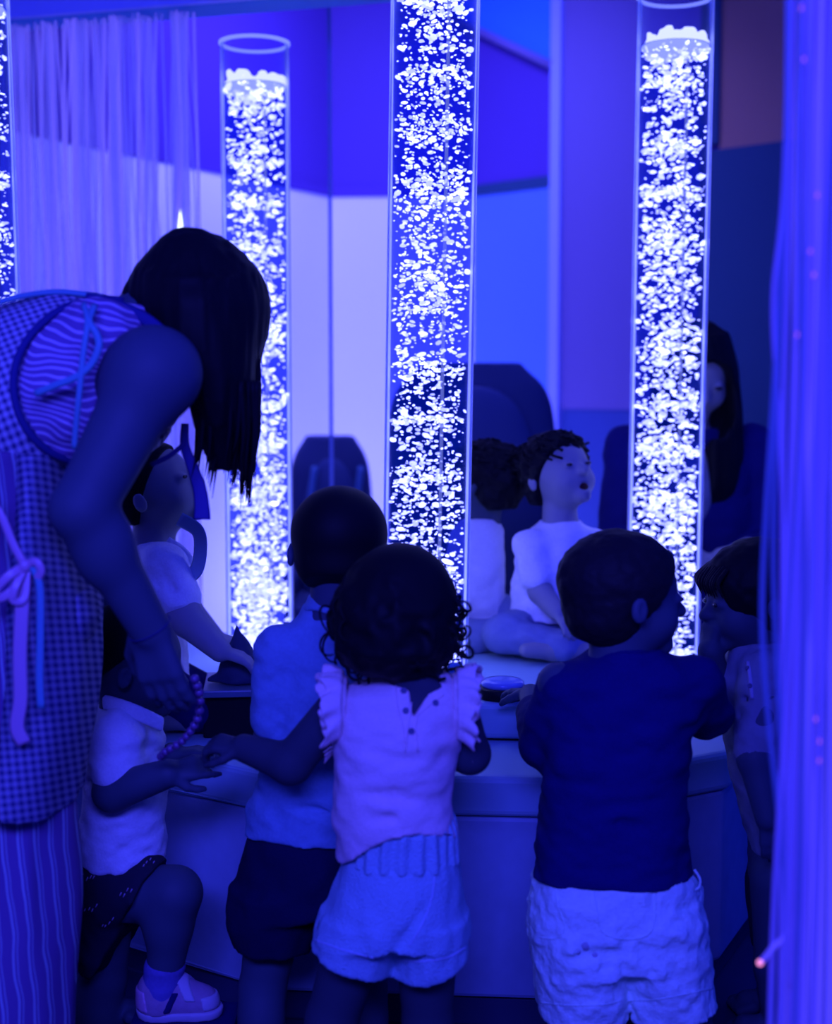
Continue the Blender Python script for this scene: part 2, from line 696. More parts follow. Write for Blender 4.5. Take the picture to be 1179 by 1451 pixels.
# ------------------------------------------------------------------ figures: shared anatomy
class Head:
    def __init__(self, c, f, u, s):
        self.c = np.asarray(c, float)
        self.f = nrm(f)
        u = np.asarray(u, float)
        self.u = nrm(u - self.f * (u @ self.f))
        self.r = nrm(np.cross(self.f, self.u))
        self.s = s
        self.axes = (self.r, self.f, self.u)

    def at(self, x, y, z):
        return self.c + self.s * (x * self.r + y * self.f + z * self.u)

    def build(self, S, open_mouth=0.0, ears=True, face=True):
        s = self.s
        e = lambda c, r, k=0.05, op='add': S.ell(self.at(*c), np.array(r) * s, self.axes, k * s, op)
        e((0, -0.07, 0.11), (0.40, 0.49, 0.40))
        e((0, 0.13, -0.15), (0.31, 0.31, 0.33), 0.12)
        if face:
            e((0.17, 0.24, -0.17), (0.14, 0.14, 0.14), 0.08)
            e((-0.17, 0.24, -0.17), (0.14, 0.14, 0.14), 0.08)
            e((0, 0.35, -0.40), (0.11, 0.09, 0.085), 0.08)
            for x in (-1, 1):
                e((0.16 * x, 0.47, 0.02), (0.085, 0.06, 0.05), 0.06, 'sub')
                e((0.15 * x, 0.36, 0.01), (0.085, 0.075, 0.06), 0.02)
            S.cone(self.at(0, 0.40, 0.02), self.at(0, 0.495, -0.105), 0.035 * s, 0.057 * s, 0.05 * s)
            for x in (-1, 1):
                e((0.05 * x, 0.44, -0.12), (0.035, 0.035, 0.03), 0.03)
            o = open_mouth
            e((0, 0.405, -0.215), (0.10, 0.05, 0.03), 0.03)
            e((0, 0.395, -0.285 - 0.09 * o), (0.085, 0.05, 0.032), 0.03)
            e((0, 0.46, -0.25 - 0.045 * o), (0.085 - 0.02 * o, 0.08, 0.012 + 0.05 * o), 0.012, 'sub')
        if ears:
            for x in (-1, 1):
                e((0.43 * x, -0.06, -0.07), (0.04, 0.075, 0.11), 0.02)
                e((0.475 * x, -0.03, -0.055), (0.035, 0.05, 0.08), 0.015, 'sub')
                e((0.435 * x, -0.015, -0.07), (0.02, 0.02, 0.03), 0.01)

    def eyes(self, parent):
        geos = []
        for x in (-1, 1):
            c = self.at(0.155 * x, 0.425, 0.01)
            V, F = ball_geo((0, 0, 0), 1.0, 12, 8)
            V = [c + self.s * (v[0] * 0.052 * self.r + v[1] * 0.022 * self.f + v[2] * 0.022 * self.u) for v in V]
            o = link_mesh('eye', V, F, M['eye'], parent)
        return

    def mouth(self, parent, o=0.0):
        V, F = ball_geo((0, 0, 0), 1.0, 12, 8)
        c = self.at(0, 0.405, -0.25 - 0.045 * o)
        V = [c + self.s * (v[0] * 0.075 * self.r + v[1] * 0.03 * self.f + v[2] * (0.012 + 0.05 * o) * self.u) for v in V]
        link_mesh('mouth', V, F, M['mouth'], parent)

    def hair(self, res=0.004, grow=0.045, front=(0, 0.34, 0.27), fn=(0, 0.75, -0.66), nape=-0.33, noise=0.0, side=None):
        """short hair: the skull's cap, cut away at the face and at the nape"""
        S = Solid(res)
        s = self.s
        g = grow
        S.ell(self.at(0, -0.08, 0.13), np.array((0.40 + g, 0.49 + g, 0.40 + g)) * s, self.axes, 0.01)
        S.ell(self.at(0, -0.20, -0.13), np.array((0.33 + g, 0.30 + g, 0.30)) * s, self.axes, 0.06 * s)
        if noise:
            S.noise(noise, 70)
            S.noise(noise * 0.6, 160, 7.0)
        n = fn[0] * self.r + fn[1] * self.f + fn[2] * self.u
        S.cut(self.at(*front), n)
        S.cut(self.at(0, -0.2, nape), -self.u - 0.35 * self.f)
        return S


def hand(S, w, d, n, L, thumb=1, curl=0.35, spread=0.10, k=0.003, chub=1.0, curls=None):
    """palm with five unequal bent fingers; d finger direction, n the palm side, thumb=+1/-1 side of d x n"""
    d = nrm(d); n = np.asarray(n, float); n = nrm(n - d * (n @ d))
    t = nrm(np.cross(d, n)) * thumb
    w = np.asarray(w, float)
    for off in (0.16, 0.055, -0.055, -0.15):
        S.cone(w + t * off * 0.5 * L, w + d * 0.47 * L + t * off * L, 0.085 * L * chub, 0.07 * L * chub, 0.05 * L)
    lens = (0.42, 0.47, 0.43, 0.34)
    for i, off in enumerate((0.165, 0.055, -0.055, -0.155)):
        a = w + d * 0.47 * L + t * off * L
        ang = 0.0
        cu = curl if curls is None else curls[i]
        q = a
        base = nrm(d + t * spread * (off / 0.16))
        for j, (fr, rr) in enumerate(((0.45, 0.058), (0.32, 0.052), (0.23, 0.046))):
            ang += cu * (0.7 if j == 0 else 1.0)
            v = base * math.cos(ang) + n * math.sin(ang)
            b = q + v * lens[i] * fr * L
            S.cone(q, b, rr * L * chub, (rr - 0.005) * L * chub, k)
            q = b
    a = w + d * 0.12 * L + t * 0.14 * L
    b = a + (d * 0.6 + t * 0.6 + n * 0.35) * 0.26 * L
    c = b + (d * 0.85 + t * 0.25 + n * 0.4) * 0.20 * L
    e = c + (d * 0.9 + t * 0.0 + n * 0.45) * 0.12 * L
    S.cone(a, b, 0.085 * L * chub, 0.065 * L * chub, 0.03 * L)
    S.cone(b, c, 0.062 * L * chub, 0.055 * L * chub, k)
    S.cone(c, e, 0.055 * L * chub, 0.045 * L * chub, k)


def foot(S, ankle, d, L, k=0.012):
    """bare foot standing on the floor under the ankle"""
    d = nrm((d[0], d[1], 0))
    a = np.asarray(ankle, float)
    fl = a.copy(); fl[2] = 0.02
    S.cone(a, fl - d * 0.15 * L, 0.12 * L * 1.6, 0.02, k)
    S.cone(fl - d * 0.18 * L, fl + d * 0.5 * L, 0.02, 0.022, k)
    t = np.array([-d[1], d[0], 0])
    for i in range(5):
        o = (i - 2) * 0.085 * L
        S.cone(fl + d * 0.45 * L + t * o, fl + d * (0.72 - 0.03 * abs(i - 1)) * L + t * o * 1.1 - np.array([0, 0, 0.008]), 0.012, 0.009, 0.004)


def rows_px(rows, Y, thick, ymid=None):
    """rows of (py, left px, right px[, thickness factor]) at depth Y -> loft sections"""
    out = []
    for r in rows:
        a, b = p(r[1], r[0], Y), p(r[2], r[0], Y)
        c = (a + b) / 2
        hw = (b[0] - a[0]) / 2
        th = thick if len(r) < 4 else r[3]
        out.append((c, hw, th))
    return out


# ================================================================== THE ROOM
def struct(name, o):
    o.name = name
    return tag(o, kind='structure')


M['wall_up'] = mat('wall_purple', (0.085, 0.040, 0.30), 0.6)
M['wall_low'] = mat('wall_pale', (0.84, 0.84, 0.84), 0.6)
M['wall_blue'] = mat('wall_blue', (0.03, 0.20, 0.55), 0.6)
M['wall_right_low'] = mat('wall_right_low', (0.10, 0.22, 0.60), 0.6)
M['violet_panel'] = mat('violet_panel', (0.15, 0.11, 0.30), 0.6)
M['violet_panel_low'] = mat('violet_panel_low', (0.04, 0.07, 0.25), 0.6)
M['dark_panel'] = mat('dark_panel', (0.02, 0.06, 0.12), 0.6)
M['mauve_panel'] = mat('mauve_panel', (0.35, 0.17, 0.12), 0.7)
M['floor'] = mat('floor_vinyl', (0.05, 0.06, 0.12), 0.5, bump=12, bump_s=0.05)
M['ceiling'] = mat('ceiling_paint', (0.25, 0.3, 0.6), 0.8)
M['beam'] = mat('beam_paint', (0.04, 0.25, 0.55), 0.6)
M['trim'] = mat('trim_paint', (0.30, 0.35, 0.75), 0.4)
M['seam'] = mat('seam_metal', (0.14, 0.20, 0.45), 0.4)

struct('floor', bm_obj('floor', box_bm((0, 2.6, -0.05), (8, 7.4, 0.1)), M['floor']))
struct('ceiling', bm_obj('ceiling', box_bm((0, 2.6, 2.80), (8, 7.4, 0.1)), M['ceiling']))


def wall_strip(name, a, b, z0, z1, m, thick=0.1, parent=None):
    """wall piece from plan point a to b; its room side is to the right of a->b"""
    a, b = np.array(a, float), np.array(b, float)
    d = nrm(b - a)
    nn = np.array([-d[1], d[0]])
    poly = [a, b, b + nn * thick, a + nn * thick]
    return bm_obj(name, prism_bm([tuple(q) for q in poly], z0, z1), m, parent)


DADO = 1.90
WA, WB, WC, WD = (-2.9, 1.35), (-0.34, 5.70), (0.23, 5.68), (1.75, 4.24)
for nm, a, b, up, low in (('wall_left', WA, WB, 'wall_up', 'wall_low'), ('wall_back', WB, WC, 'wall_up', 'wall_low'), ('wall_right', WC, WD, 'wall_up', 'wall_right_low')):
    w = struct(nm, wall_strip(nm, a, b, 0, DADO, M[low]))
    wall_strip('upper_wall', a, b, DADO, 2.76, M[up], parent=w)
    # narrow dark strip that runs along the paint line
    d = nrm(np.array(b) - np.array(a)); nn = np.array([-d[1], d[0]])
    q = np.array(a) - nn * 0.006; r = np.array(b) - nn * 0.006
    wall_strip('paint_line', q, r, DADO - 0.012, DADO + 0.03, M['dark_panel'] if nm == 'wall_right' else M['wall_up'], 0.02, parent=w)
    if nm == 'wall_right':
        WR = w
# side walls that close the room towards the camera
struct('wall_far_left', wall_strip('wall_far_left', (-2.9, -1.0), WA, 0, 2.76, M['wall_low']))
struct('wall_far_right', wall_strip('wall_far_right', WD, (2.2, -1.0), 0, 2.76, M['wall_blue']))

# right wall: boards on it (a violet board, a dark board with a mauve field), corner post, sloping soffit strip
dR = nrm(np.array(WD) - np.array(WC)); nR = np.array([-dR[1], dR[0]])


def on_right(px):
    """plan point of the right wall seen at photo column px"""
    k = (px - CX) / FPX
    c = np.array(WC)
    t = (k * c[1] - c[0]) / (dR[0] - k * dR[1])
    return c + dR * t


def board(name, px0, px1, z0, z1, m, off, parent):
    a, b = on_right(px0) - nR * off, on_right(px1) - nR * off
    return wall_strip(name, a, b, z0, z1, m, off - 0.001, parent)


zf = lambda py, q: CAMZ + (550.5 - py) * q[1] / FPX
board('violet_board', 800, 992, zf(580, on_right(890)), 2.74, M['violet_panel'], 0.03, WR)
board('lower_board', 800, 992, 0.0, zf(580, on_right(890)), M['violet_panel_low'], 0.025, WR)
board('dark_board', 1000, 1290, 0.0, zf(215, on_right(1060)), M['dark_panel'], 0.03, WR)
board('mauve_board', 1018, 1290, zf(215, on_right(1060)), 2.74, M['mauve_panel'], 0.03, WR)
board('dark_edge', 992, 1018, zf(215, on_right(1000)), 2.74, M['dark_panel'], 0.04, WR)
a = on_right(787) - nR * 0.05; b = on_right(801) - nR * 0.05
struct('trim_1', wall_strip('trim_1', a, b, 0.0, 2.74, M['trim'], 0.049))
# sloping soffit (blue above, violet edge)
A0, A1 = on_right(640), on_right(787)
za, zb = zf(40, A0), zf(107, A1)
bm = bmesh.new()
vs = []
for q, z in ((A0, za), (A1, zb)):
    for off in (0.002, 0.05):
        for zz in (z, 2.745):
            vs.append(bm.verts.new((*(q - nR * off), zz)))
for f in ((0, 1, 5, 4), (2, 6, 7, 3), (0, 4, 6, 2), (1, 3, 7, 5), (0, 2, 3, 1), (4, 5, 7, 6)):
    bm.faces.new([vs[i] for i in f])
so = struct('trim_2', bm_obj('trim_2', bm, M['wall_blue']))
tube('edge_strip', [np.array([*(A0 - nR * 0.05), za]), np.array([*(A1 - nR * 0.05), zb])], 0.016, M['violet_panel'], so, 8)

# thin upright seam post in front of the back corner
q = p(470, 700, 4.15)
struct('trim_3', bm_obj('trim_3', box_bm((q[0], 4.15, 1.37), (0.010, 0.012, 2.74)), M['seam']))

# ceiling beam that carries the strand curtain on the left
b0, b1 = p(-420, 82, 4.1), p(575, -1, 3.53)
b0[2] = b1[2] = 2.1
dd = nrm(b1[:2] - b0[:2]); nn = np.array([-dd[1], dd[0]])
bm = prism_bm([tuple(b0[:2]), tuple(b1[:2]), tuple(b1[:2] + nn * 0.12), tuple(b0[:2] + nn * 0.12)], 2.10, 2.745)
struct('trim_4', bm_obj('trim_4', bm, M['beam'], bevel=0.008))
bm = prism_bm([tuple(b0[:2] - nn * 0.02), tuple(b1[:2] - nn * 0.02), tuple(b1[:2] - nn * 0.001), tuple(b0[:2] - nn * 0.001)], 2.10, 2.155)
bm_obj('lip', bm, M['trim'], bpy.data.objects['trim_4'])

# ================================================================== PADDED PLATFORM
plat = empty('padded_platform', (0.0, 3.1, 0.0), 'wide two-tier padded vinyl platform that carries the bubble tubes', 'platform')
LOW = [(-0.60, 2.66), (-0.27, 2.42), (0.28, 2.38), (0.58, 2.56), (0.80, 3.0), (0.74, 3.45), (0.3, 3.75), (-0.5, 3.85), (-1.16, 3.5), (-1.12, 2.86)]


def inset(poly, d):
    c = np.mean(np.array(poly), axis=0)
    return [tuple(np.array(q) - nrm(np.array(q) - c) * d) for q in poly]


ZL, ZU = 0.462, 0.536
bm_obj('base_block', prism_bm(inset(LOW, 0.012), 0.06, ZL - 0.075), M['vinyl'], plat, bevel=0.008)
bm_obj('lower_cushion', prism_bm(LOW, ZL - 0.073, ZL), M['vinyl_top'], plat, bevel=0.012, seg=3)
bm_obj('plinth', prism_bm(inset(LOW, 0.03), 0.0, 0.058), M['floor'], plat, bevel=0.006)
UP = [(-0.2, 2.66), (0.33, 2.62), (0.52, 2.75), (0.60, 3.05), (0.46, 3.42), (-0.16, 3.42), (-0.26, 3.0)]
riser = empty('padded_riser', (0.15, 3.0, ZL), 'padded vinyl riser on the platform under the middle bubble tube', 'cushion')
bm_obj('cushion', prism_bm(UP, ZL + 0.003, ZU), M['vinyl_top'], riser, bevel=0.012, seg=3)
bm_obj('base_mat', prism_bm(inset(UP, 0.01), ZL, ZL + 0.0028), M['black'], riser)

# round black switch on the edge of the upper cushion
q = p(712, 1000, 2.685)
sw = empty('round_switch', (q[0], 2.685, ZU), 'round black switch with a clear cap by the edge of the platform', 'switch')
V, F = lathe_geo((q[0], 2.685, ZU), [(0.048, 0.001), (0.05, 0.004), (0.05, 0.018), (0.046, 0.022)], 28)
link_mesh('base', V, F, M['black'], sw)
V, F = lathe_geo((q[0], 2.685, ZU), [(0.042, 0.0222), (0.042, 0.03), (0.036, 0.035), (0.02, 0.037)], 28)
link_mesh('cap', V, F, mat('switch_cap', (0.25, 0.35, 0.7), 0.15, spec=0.6), sw)
V, F = lathe_geo((q[0] + 0.056, 2.70, ZU), [(0.012, 0.001), (0.012, 0.02)], 14)
link_mesh('plug', V, F, M['black'], sw)

# ================================================================== BUBBLE TUBES
M['acrylic'] = clear_mat('acrylic')
M['water'] = glow_mat('tube_water', (0.0, 0.045, 1.0), 0.36, 0.76, (0.52, 0.56, 1.0))
M['foam'] = glow_mat('tube_foam', (0.40, 0.43, 1.0), 2.2)


def bubble_mat(name, k):
    m = bpy.data.materials.new(name)
    m.use_nodes = True
    nt = m.node_tree
    nt.nodes.remove(nt.nodes['Principled BSDF'])
    e = nt.nodes.new('ShaderNodeEmission')
    at = nt.nodes.new('ShaderNodeAttribute')
    at.attribute_name = 'lit'
    e.inputs[0].default_value = (0.44, 0.44, 1.0, 1)
    st = math_node(nt, 'MULTIPLY', at.outputs['Fac'], k)
    nt.links.new(st, e.inputs[1])
    nt.links.new(e.outputs[0], nt.nodes['Material Output'].inputs[0])
    return m


M['bubble'] = bubble_mat('bubble_glow', 1.0)
_ico = None


def ico_unit(sub):
    bm = bmesh.new()
    bmesh.ops.create_icosphere(bm, subdivisions=sub, radius=1.0)
    V = np.array([v.co[:] for v in bm.verts])
    bm.verts.index_update()
    F = np.array([[v.index for v in f.verts] for f in bm.faces])
    bm.free()
    return V, F


def bubble_tube(label, base, top, radius, water, n, sub, size=1.0, seed=1, dens=1.4, tilt=(0, 0)):
    rng = np.random.default_rng(seed)
    base = np.asarray(base, float)
    root = empty('bubble_tube', tuple(base), label, 'bubble tube', 'bubble tubes')
    H = top - base[2]
    Wt = water - base[2]
    ax = nrm((tilt[0], tilt[1], 1.0))
    # clear acrylic shell with wall thickness
    V, F = lathe_geo(base, [(radius, 0.0), (radius, H), (radius - 0.005, H), (radius - 0.005, 0.004)], 48, ax, caps=False)
    link_mesh('acrylic_tube', V, F, M['acrylic'], root)
    V, F = lathe_geo(base, [(radius + 0.0005, H - 0.004), (radius + 0.003, H - 0.002), (radius + 0.003, H + 0.003), (radius - 0.006, H + 0.003), (radius - 0.006, H - 0.004)], 48, ax, caps=False)
    link_mesh('rim', V, F, M['rim'], root)
    V, F = lathe_geo(base, [(radius - 0.007, 0.012), (radius - 0.007, Wt)], 48, ax)
    link_mesh('water', V, F, M['water'], root)
    # base collar
    V, F = lathe_geo(base, [(radius + 0.012, 0.0), (radius + 0.012, 0.008), (radius + 0.002, 0.010)], 40, ax)
    link_mesh("base_collar", V, F, M["metal"], root)
    # air line inside
    air = base + np.array([radius * 0.30, -radius * 0.2, 0])
    tube('air_line', [air + ax * 0.015, air + ax * Wt * 0.98], 0.0035, M['air_line'], root, 8)
    # foam head on the water
    S = Solid(0.006)
    c = base + ax * Wt
    S.ell(c, (radius - 0.009, radius - 0.009, 0.016), k=0.004)
    for i in range(70):
        a = rng.random() * 6.283; r = radius * 0.82 * math.sqrt(rng.random())
        S.ell(c + np.array([r * math.cos(a), r * math.sin(a), (-0.012 if i % 2 else 0.010) + 0.010 * rng.random()]), np.full(3, 0.009 + 0.007 * rng.random()), k=0.004)
    S.noise(0.004, 120, 2.0)
    S.obj('foam_head', M['foam'], root)
    # bubbles: denser near the air outlet
    U, UF = ico_unit(sub)
    hgt = rng.random(n) ** dens * Wt
    hgt = 0.02 + hgt * (Wt - 0.04) / Wt
    # clumping
    hgt += 0.012 * np.sin(hgt * 43 + 2 * np.sin(hgt * 11)) 
    hgt = np.clip(hgt, 0.015, Wt - 0.01)
    th = rng.random(n) * 2 * math.pi
    cl_ = rng.integers(0, n, n // 2)
    hgt[: n // 2] = np.clip(hgt[cl_] + rng.normal(0, 0.006, n // 2), 0.015, Wt - 0.01)
    th[: n // 2] = th[cl_] + rng.normal(0, 0.22, n // 2)
    rr = np.sqrt(rng.random(n)) * (radius - 0.0125)
    sz = (0.0014 + 0.0030 * rng.random(n) ** 2 + 0.0030 * (rng.random(n) < 0.05)) * size
    sc = np.stack([sz * (1.2 + 1.0 * rng.random(n) ** 2), sz * (1.2 + 1.0 * rng.random(n) ** 2), sz * (0.85 + 0.25 * rng.random(n))], 1)
    wob = rng.normal(0, 0.18, (n, 2))
    hgt[-n // 14:] = Wt - 0.004 - 0.022 * rng.random(len(hgt[-n // 14:])) ** 2
    P0 = base + hgt[:, None] * ax + np.stack([rr * np.cos(th), rr * np.sin(th), np.zeros(n)], 1)
    V = (U[None] * sc[:, None, :])
    V[:, :, 2] += V[:, :, 0] * wob[:, 0:1]
    V = (V + P0[:, None, :]).reshape(-1, 3)
    F = (UF[None] + (np.arange(n) * len(U))[:, None, None]).reshape(-1, 3)
    o = link_mesh('bubbles', V, F, M['bubble'], root)
    tag(o, kind='stuff')
    at = o.data.attributes.new('lit', 'FLOAT', 'POINT')
    lit = 3.4 + 7.0 * rng.random(n) ** 1.3
    at.data.foreach_set('value', np.repeat(lit, len(U)).astype(np.float32))
    return root


M['rim'] = glow_mat('acrylic_rim_painted_light', (0.18, 0.22, 1.0), 1.3)  # bright rim line put in as emission; the rim is no lamp
M['air_line'] = glow_mat('air_line_glow', (0.45, 0.5, 1.0), 0.8, 0.5)

q = p(601, 955, 2.86)
bubble_tube('clear tall bubble tube in the middle, cut off by the top of the picture', (q[0], 2.86, ZU), 2.02, wdt(124, 2.86) / 2, 1.92, 4600, 2, 0.82, 3, 1.2, tilt=(0.016, 0))
q = p(369, 930, 3.45)  # mirror reflection of a tube, built as a solid one
bubble_tube('bubble tube with a visible open rim behind the bending woman\'s hair', (q[0], 3.45, ZL), p(0, 62, 3.45)[2], wdt(95, 3.45) / 2, p(0, 122, 3.45)[2], 4600, 1, 1.12, 5, 1.5)
q = p(938, 930, 3.25)  # second tube reflection, also built solid
bubble_tube('reflected bubble tube behind the child in the navy shirt', (q[0], 3.25, ZL), p(0, -5, 3.25)[2], wdt(105, 3.25) / 2, p(0, 66, 3.25)[2], 4300, 1, 1.15, 8, 1.25, tilt=(0.006, 0))
q = p(-9, 930, 3.0)
bubble_tube('bubble tube cut off by the left edge of the picture', (q[0], 3.0, ZL), p(0, -20, 3.0)[2], wdt(112, 3.0) / 2, p(0, 12, 3.0)[2], 4000, 1, 0.9, 13, 1.1, tilt=(-0.012, 0))

# ================================================================== PEOPLE
FRAME_UP = np.array([0, 0, 1.0])


def person(S, label, base, skin='skin'):
    o = S.obj('person', M[skin], None, np.array([base[0], base[1], 0.0]) if len(base) == 2 else np.array(base))
    return tag(o, label, 'person')


def legs(S, hip, knee, ank, r, fdir, L, floor=True):
    S.cone(hip, knee, r[0], r[1], 0.02)
    S.cone(knee, ank, r[1], r[2], 0.012)
    # calf
    k, a = np.asarray(knee), np.asarray(ank)
    S.ell(k * 0.68 + a * 0.32 - np.array([fdir[0], fdir[1], 0]) * 0.008, (r[1] * 0.95, r[1] * 0.95, 0.05), k=0.02)
    if floor:
        foot(S, ank, fdir, L)


def fold_noise(S, amp=0.004, sc=(28, 28, 60), off=0.0):
    S.noise(amp, sc, off)
    S.noise(amp * 0.5, np.array(sc) * 2.1, off + 5)
    return S


def button(pt, n, r, parent, m='button'):
    V, F = lathe_geo(pt, [(r, 0), (r, 0.0018), (r * 0.85, 0.0024), (r * 0.6, 0.0016)], 14, n)
    return link_mesh('button', V, F, M[m], parent)


def on_front(o, px, py, lift=0.0, y0=1.0):
    """point of object o's mesh first met along the ray of a photo point"""
    a = Vector(p(px, py, y0)); b = Vector(p(px, py, 4.0))
    org = Vector(world_origin(o))
    d = (b - a).normalized()
    if o.name not in _bvh:
        from mathutils.bvhtree import BVHTree
        me = o.data
        _bvh[o.name] = BVHTree.FromPolygons([v.co[:] for v in me.vertices], [q.vertices[:] for q in me.polygons])
    hit = _bvh[o.name].ray_cast(a - org, d)
    if hit[0] is None:
        return None, None
    return np.array(hit[0] + org) + np.array(hit[1]) * lift, np.array(hit[1])


_bvh = {}


def surf_line(name, o, pxs, radius, m, parent, n=30, lift=0.0005, sides=5):
    """seam or stitching laid on the surface of o along photo points"""
    P2 = spline([(a, b, 0) for a, b in pxs], n)
    pts = []
    for q in P2:
        h, nn_ = on_front(o, q[0], q[1], lift)
        if h is not None:
            pts.append(h)
    if len(pts) > 3:
        return tube(name, pts, radius, m, parent, sides)


# ---------------------------------------------------------------- girl with curls (seen from behind)
def build_girl():
    Y = 2.10
    S = Solid(0.004)
    hd = Head(p(563, 872, Y), (-0.10, 1.0, -0.12), (0.10, 0.05, 1.0), 0.180)
    hd.build(S, ears=True)
    neck = p(598, 978, Y - 0.005)
    S.cone(hd.at(0, -0.12, -0.25), neck, 0.040, 0.042, 0.02)
    S.loft(rows_px([(966, 560, 640, 0.045), (990, 490, 655, 0.055), (1040, 488, 642, 0.068), (1110, 486, 634, 0.07), (1180, 490, 645, 0.072), (1270, 485, 650, 0.072)], Y, 0.07), k=0.02)
    shl, shr = p(482, 1000, Y), p(648, 1002, Y)
    el, wl = p(412, 1082, Y + 0.02), p(346, 1060, Y + 0.06)
    S.cone(shl, el, 0.032, 0.031, 0.02); S.cone(el, wl, 0.0315, 0.022, 0.012)
    hand(S, wl, (-1, 0.25, 0.12), (0.1, 0.4, -1), 0.092, thumb=1, curl=0.75, chub=1.2)
    er, wr = p(666, 1068, Y + 0.02), p(648, 1010, Y + 0.22)
    S.cone(shr, er, 0.031, 0.030, 0.02); S.cone(er, wr, 0.030, 0.022, 0.012)
    hand(S, wr, (0, 1, 0.1), (0, 0, -1), 0.092, thumb=-1, curl=0.2, chub=1.15)
    legs(S, p(518, 1290, Y), p(470, 1445, Y + 0.01), p(455, 1600, Y - 0.03), (0.050, 0.040, 0.027), (0, 1), 0.13)
    legs(S, p(603, 1300, Y), p(606, 1450, Y + 0.01), p(616, 1605, Y - 0.03), (0.052, 0.038, 0.027), (0.1, 1), 0.13)
    o = person(S, 'curly haired child in a white ruffle-sleeved blouse and denim shorts, seen from behind', (0.0, Y), 'skin_dark')
    hd.eyes(o)

    # blouse
    B = Solid(0.0036)
    B.loft(rows_px([(952, 570, 628, 0.040), (962, 512, 648, 0.052), (985, 470, 672, 0.066), (1010, 466, 668, 0.076), (1060, 472, 652, 0.084), (1100, 474, 641, 0.085), (1140, 470, 640, 0.086), (1170, 472, 648, 0.088), (1215, 478, 655, 0.09)], Y, 0.08), k=0.01)
    # soft creases
    for (a, b, c, d, r) in ((500, 1072, 636, 1082, 0.004), (484, 1122, 600, 1135, 0.005), (560, 1128, 640, 1150, 0.004), (500, 965, 560, 1030, 0.003), (632, 1010, 585, 1040, 0.004), (485, 1155, 560, 1160, 0.004)):
        q0, q1 = p(a, b, Y - 0.086), p(c, d, Y - 0.086)
        B.cone(q0, q1, r * 1.7, r * 0.9, 0.014, 'sub')
    fold_noise(B, 0.0035, (24, 24, 46))
    # V opening at the back of the neck
    v0, v1, v2 = p(577, 945, Y), p(626, 945, Y), p(585, 1004, Y)

    def vcut(G, X, Yc, Z):
        zt, zb = v0[2], v2[2]
        t = np.clip((zt - Z) / (zt - zb), 0, 1)
        xl = v0[0] + (v2[0] - v0[0]) * t
        xr = v1[0] + (v2[0] - v1[0]) * t
        d = np.maximum(np.maximum(xl - X, X - xr), np.maximum(zb - Z, Yc - (Y - 0.015)))
        return np.maximum(G, -d)
    B.func(vcut)
    # hem: raised over the waistband in the middle

    def hem(G, X, Yc, Z):
        xm = p(585, 1165, Y)[0]
        zh = p(0, 1160, Y)[2] - 0.040 * np.clip(np.abs(X - xm) / 0.085, 0, 1.4) ** 2.0
        zh = np.where(Yc > Y + 0.02, p(0, 1200, Y)[2], zh)
        return np.maximum(G, zh - Z)
    B.func(hem)
    shirt = B.obj('blouse', M['lilac_cotton'], o)
    # button placket and buttons
    surf_line('placket_edge', shirt, [(561, 972), (563, 1000), (571, 1030), (574, 1066)], 0.0012, M['lilac_cotton'], shirt)
    surf_line('placket_edge', shirt, [(581, 972), (582, 1003), (578, 1030), (574, 1066)], 0.0014, M['lilac_cotton'], shirt)
    surf_line('placket_edge', shirt, [(628, 985), (606, 1002), (590, 1020), (592, 1066)], 0.0014, M['lilac_cotton'], shirt)
    for a, b in ((572, 979), (575, 1007), (617, 996), (583, 1036)):
        h, n_ = on_front(shirt, a, b)
        if h is not None:
            button(h, n_, 0.0048, shirt)
    # ruffles round the arm openings: two gathered frills each
    for side, cen in ((-1, p(470, 1008, Y)), (1, p(664, 1006, Y))):
        for layer, (wid, r0) in enumerate(((0.046, 0.042), (0.034, 0.050))):
            V, F = [], []
            nA, nW = 120, 8
            for i in range(nA):
                a = math.radians(-100) + math.radians(320) * i / (nA - 1)
                ca, sa = math.cos(a), math.sin(a)
                ph = 1.7 * layer + side
                wave = 0.55 * math.sin(a * 7 + ph) + 0.35 * math.sin(a * 12.3 + 2 * ph) + 0.25 * math.sin(a * 21 + ph)
                wav2 = 0.6 * math.sin(a * 9 + 1 + ph) + 0.4 * math.sin(a * 17 + 3 * ph)
                for j in range(nW):
                    w = j / (nW - 1)
                    rr = r0 + 0.010 * w + 0.008 * w * wav2
                    x = side * (-0.024 + 0.006 * layer + wid * w * (0.75 + 0.2 * max(0, sa)) + 0.006 * w * wave)
                    V.append(cen + np.array([x, rr * ca * 1.1, 0.004 + rr * sa * 1.16 - 0.010 * w * w]))
            for i in range(nA - 1):
                for j in range(nW - 1):
                    F.append((i * nW + j, i * nW + j + 1, (i + 1) * nW + j + 1, (i + 1) * nW + j))
            f = link_mesh('ruffle', V, F, M['lilac_cotton'], shirt)
            md = f.modifiers.new('thick', 'SOLIDIFY'); md.thickness = 0.0022

    # denim shorts: gathered waistband, two flared legs
    D = Solid(0.0036)
    D.loft(rows_px([(1210, 489, 650, 0.082), (1240, 480, 655, 0.092), (1280, 464, 660, 0.10), (1318, 452, 663, 0.10)], Y, 0.09), k=0.01)
    D.loft(rows_px([(1295, 458, 575, 0.085), (1335, 441, 570, 0.085), (1376, 432, 558, 0.082)], Y, 0.08), k=0.02)
    D.loft(rows_px([(1295, 560, 662, 0.085), (1335, 556, 665, 0.085), (1376, 556, 668, 0.082)], Y, 0.08), k=0.014)
    fold_noise(D, 0.0035, (34, 34, 22), 3.0)
